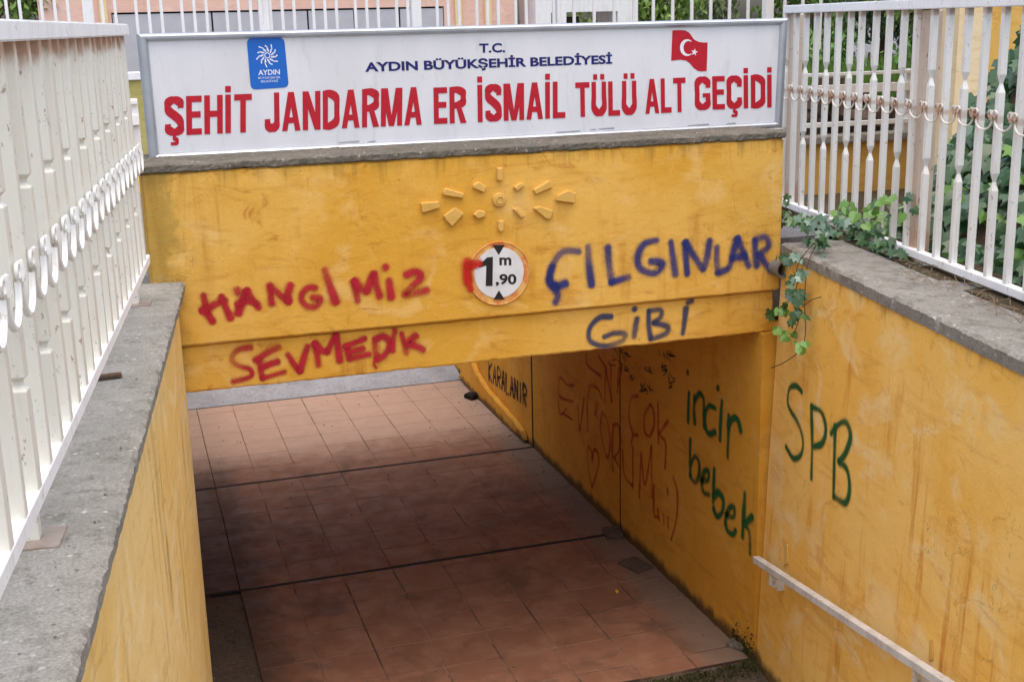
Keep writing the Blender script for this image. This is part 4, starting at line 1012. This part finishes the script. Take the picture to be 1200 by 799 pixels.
# white gateway and dark box
MB_ = thing('white_kiosk', 'white doorway with a dark opening between the pink house and the trees', 'kiosk', (8, 22, 1.66))
for lo, hi in (((7.35, 21.6, 1.66), (7.62, 22.6, 4.6)), ((8.9, 21.6, 1.66), (9.3, 22.6, 4.6)), ((7.62, 21.6, 3.68), (8.9, 22.6, 4.6))): MB().box(lo, hi).build('frame', M['far_white'], MB_)
MB().box((7.75, 22.0, 1.7), (8.3, 22.4, 3.6)).build('door', M['dark'], MB_)
# yellow building on the right
yb = thing('yellow_building', 'tall yellow building corner with a cream pilaster behind the right railing', 'building', (9.5, 12.4, 1))
p0 = hit_y(1112, 60, 12.4).x; p1 = hit_y(1142, 60, 12.4).x; p2 = hit_y(1196, 60, 12.4).x
MB().box((p0, 12.25, .9), (p1, 12.7, 6.5)).build('pilaster', M['cream'], yb); MB().prism([(p1+.001, 12.4, .9), (p2, 12.4, .9), (p2+4.6, 17, .9), (p1+4.4, 17, .9)], (0, 0, 5.6)).build('wall', M['far_yellow'], yb); MB().prism([(p0-.1, 12.1, 6.5), (p2+.2, 12.1, 6.5), (p2+4.9, 17.1, 6.5), (p0+4.3, 17.1, 6.5)], (0, 0, .2)).build('roof', M['coping'], yb)
gb = thing('grey_building', 'grey stone wall of a building at the right edge behind the ivy', 'building', (11, 14, 1))
MB().prism([(p2+.3, 13.2, .9), (p2+5, 13.2, .9), (p2+9, 17, .9), (p2+4.6, 17, .9)], (0, 0, 5)).build('wall', M['stone'], gb); MB().prism([(p2+.25, 13.1, 5.9), (p2+5.1, 13.1, 5.9), (p2+9.2, 17.1, 5.9), (p2+4.6, 17.1, 5.9)], (0, 0, .2)).build('roof', M['coping'], gb)
# trees and shrubs
def tree(label, x, y, z0, H, rad, nleaf, mk, name='tree', lsz=.09, trunk_h=None):
    t = thing(name, label, 'tree' if name == 'tree' else 'shrub', (x, y, z0), 'trees beyond the underpass' if name == 'tree' else 'low shrubs behind the far railing')
    th = trunk_h or H*.45; mb = MB(); top = Vector((x+rnd.uniform(-.1, .1), y, z0+H*.8))
    mb.tube([(x, y, z0), (x+.04, y, z0+th), top], [.11*rad/1.5, .08*rad/1.5, .02], 8); cl = []
    for i in range(9):
        a = rnd.uniform(0, 6.28); zz = z0+th*.6+rnd.random()*(H*.95-th*.6); r = rad*rnd.uniform(.45, .95)
        tip = Vector((x+math.cos(a)*r, y+math.sin(a)*r, zz)); st_ = Vector((x+.03, y, z0+th*rnd.uniform(.5, 1)))
        mb.tube([st_, st_.lerp(tip, .5)+Vector((0, 0, .08)), tip], [.035, .022, .008], 5); cl.append((tip, rad*rnd.uniform(.3, .5))); cl.append((st_.lerp(tip, .6), rad*.3))
    mb.build('trunk', M['bark'], t, smooth=True)
    cr = MB()
    for _ in range(nleaf):
        c, r = rnd.choice(cl); v = Vector((rnd.gauss(0, 1), rnd.gauss(0, 1), rnd.gauss(0, 1))).normalized()*r*rnd.random()**.4
        p = c+v; s = lsz*rnd.uniform(.6, 1.3); R = Vector((rnd.gauss(0, 1), rnd.gauss(0, 1), rnd.gauss(0, 1)+.8)).to_track_quat('Z', 'Y')
        cr.add([p+(R @ Vector(q))*s for q in ((-.4, 0, 0), (0, -.7, .1), (.4, 0, 0), (0, .9, .1))], [(0, 1, 2, 3)])
    cr.build('crown', M[mk], t)
specs = [('bright green tree just right of the white kiosk behind the sign', 10.2, 24, 4.2, 1.6, 'bush'), ('pale olive tree, second right of the white kiosk', 12.4, 25, 4.6, 1.7, 'bush_pale'),
         ('green leafy tree above the flag end of the sign', 14.2, 24, 4.4, 1.6, 'bush'), ('dark leafy tree standing behind the right end of the sign', 15.8, 23.5, 4.6, 1.7, 'ivy'), ('dark tree at the left edge behind the left railing', -1.9, 22.5, 5, 1.5, 'bush'),
         ('big tree behind the far white railing, seen through the right railing', 17.8, 24, 5, 2.2, 'ivy'), ('tree left of the yellow building beyond the far railing', 15.3, 20.5, 4.4, 1.6, 'bush')]
for lb, x, y, H, r, mk in specs: tree(lb, x, y, 1.66, H, r, 4500, mk, lsz=.11)
for i, (x, y, lb) in enumerate(((9.6, 19.6, 'low bright shrub nearest the sign behind the far white railing'), (11.2, 19.8, 'low bright shrub in the middle behind the far white railing'), (12.9, 19.7, 'low bright shrub at the right behind the far white railing'))):
    tree(lb, x, y, 1.66, 1.5, 1.0, 3500, 'grass', 'shrub', .08, .5)
# long grass behind the far railing
mb = MB()
for _ in range(9000):
    x = rnd.uniform(8.2, 14); y = rnd.uniform(18.3, 20.4); h = rnd.uniform(.5, 1.25); w_ = .02; dx = rnd.gauss(0, .12)
    mb.add([(x-w_, y, 1.66), (x+w_, y, 1.66), (x+dx, y+rnd.gauss(0, .1), 1.66+h)], [(0, 1, 2)])
tag(mb.build('long_grass', M['grass']), 'long bright grass growing behind the far white railing', 'grass', kind='stuff')
